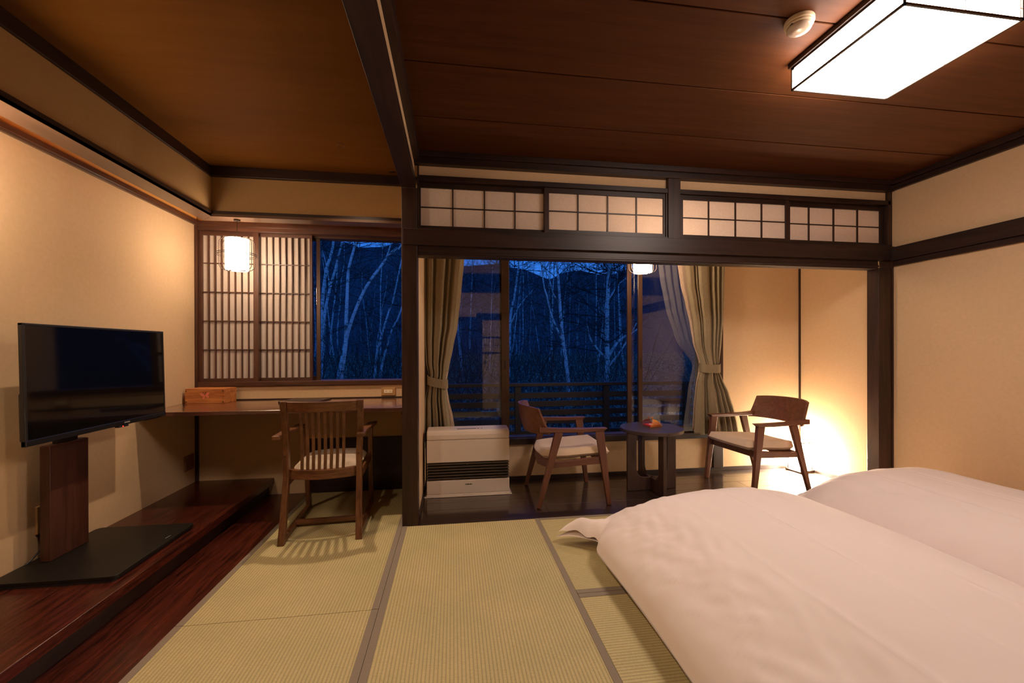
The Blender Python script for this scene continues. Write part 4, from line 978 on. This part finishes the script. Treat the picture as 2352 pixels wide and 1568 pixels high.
birch('birch leaning steeply to the right in the desk window', [(-2.95, .3), (-2.67, 1.68), (-2.37, 2.53), (-2.13, 2.99), (-1.85, 3.38), (-1.65, 3.68), (-1.44, 3.86), (-1.28, 4.04)], 11.2, .048, .022, [([(-1.72, 3.6), (-1.60, 3.9), (-1.50, 4.3)], .02, .01)], tw=10, sd_=12)
birch('spotted birch at the left edge of the desk window', [(-3.9, 1.25), (-3.86, 2.1), (-3.8, 2.96), (-3.7, 3.66), (-3.59, 4.0), (-3.49, 4.61)], 13, .062, .03, [], tw=12, sd_=14)
birch('thin birch with a crossing branch left in the desk window', [(-4.46, .51), (-4.37, 2.24), (-4.19, 3.24), (-4.0, 3.96), (-3.86, 4.57), (-3.71, 5.15)], 15, .055, .025, [([(-4.19, 3.3), (-4.28, 3.9), (-4.49, 4.67)], .03, .014)], tw=8, sd_=15)
birch('slanting birch low in the right half of the desk window', [(-2.86, .53), (-2.77, 1.25), (-2.58, 1.9), (-2.37, 2.63), (-2.18, 3.2)], 16, .05, .025, [], tw=8, sd_=16)
birch('slanting birch close to the dark post in the desk window', [(-2.70, .44), (-2.51, 1.25), (-2.26, 2.06), (-1.99, 2.63)], 16.3, .05, .024, [], tw=8, sd_=17)
# ---- background birches: prototypes copied one by one
protos = []
for k in range(4):
    rg = random.Random(40+k); h = 9; pts = [(0, 0)]
    for j in range(1, 7): pts.append((pts[-1][0]+rg.gauss(.06*(k-1.5), .12), j*1.5))
    t = thing('birch_tree', 'bare pale birch standing in the dusky woodland behind', 'tree', (0, 0, 0), 0, 'background birches in the woodland')
    path = smooth_path(pts, 0, 0); n = len(path)
    MB().tube([tuple(p) for p in path], [.05-.034*i/(n-1) for i in range(n)], 6).build('trunk', 'grey_bark' if k % 2 else 'birch', t, smooth=True)
    tm = MB()
    for _ in range(16):
        i = rg.randrange(int(n*.25), n); twigs(tm, path[i], (rg.gauss(0, 1), rg.gauss(0, .8), rg.uniform(.1, 1.0)), rg.uniform(.8, 1.9), 1, .018, rg)
    tm.build('twigs', 'twig', t)['kind'] = 'stuff'
    protos.append(t)
rg = random.Random(99); cnt = 0
for k in range(150):
    y = 19.5+46*(rg.random()**1.3); lo, hi = -.47*y-1.0, .42*y+1.5
    x = rg.uniform(lo, hi)
    if -.02*y-.1 < x-.0*y < .0: pass
    p = protos[k % 4]; s = rg.uniform(.55, 1.15)
    if cnt < 4: o = protos[cnt]; o.location = (x, y, gz(x, y)-.15); o.rotation_euler = (rg.gauss(0, .05), rg.gauss(.03, .09), rg.uniform(0, 6.28))
    else: o = dup(p, (x, y, gz(x, y)-.15)); o.rotation_euler = (rg.gauss(0, .05), rg.gauss(.03, .09), rg.uniform(0, 6.28))
    o.scale = (s*rg.uniform(.8, 1.3), s*rg.uniform(.8, 1.3), s); cnt += 1
# ---- bamboo grass and dead wood
N = 34000
yy_ = 5.4+26*rng.random(N)**1.8; xx_ = (rng.random(N)*2-1)*(2.5+.62*yy_)+.02*yy_
zz_ = np.array([gz(0, v) for v in yy_])+.02+.55*rng.random(N)**1.3
az = rng.random(N)*6.283; el = rng.normal(.25, .5, N); ln = .10+.14*rng.random(N); wd = ln*.16+.006
d = np.stack([np.cos(az)*np.cos(el), np.sin(az)*np.cos(el), np.sin(el)], 1)*ln[:, None]; sd2 = np.stack([-np.sin(az), np.cos(az), np.zeros(N)], 1)*wd[:, None]
c = np.stack([xx_, yy_, zz_], 1); V = np.stack([c-d*.5, c+sd2-np.array([0, 0, .01]), c+d*.5, c-sd2-np.array([0, 0, .01])], 1).reshape(-1, 3)
me = bpy.data.meshes.new('bamboo_grass'); me.from_pydata(V.tolist(), [], (np.arange(N*4).reshape(-1, 4)).tolist()); me.materials.append(M['leaf'])
bg_ = link(bpy.data.objects.new('bamboo_grass', me)); props(bg_, 'low dusky bamboo grass covering the woodland floor', 'undergrowth', kind='stuff')
sk = MB(); rg = random.Random(5)
for k in range(900):
    y = rg.uniform(6, 26); x = rg.uniform(-.5*y, .45*y); h = rg.uniform(.5, 2.6); a = Vector((x, y, gz(x, y)-.05)); b = a+Vector((rg.gauss(0, .35)*h, rg.gauss(0, .3)*h, h))
    sk.tube([tuple(a), tuple(a.lerp(b, .5)+Vector((rg.gauss(0, .05), 0, 0))), tuple(b)], .010, 4, r1=.003)
    for _ in range(3):
        p = a.lerp(b, rg.uniform(.3, .9)); sk.tube([tuple(p), tuple(p+Vector((rg.gauss(0, .25), rg.gauss(0, .2), rg.uniform(.1, .5))))], .005, 4, r1=.002)
props(sk.build('saplings', 'twig', None), 'leafless saplings tangled among the bamboo grass', 'undergrowth', kind='stuff')
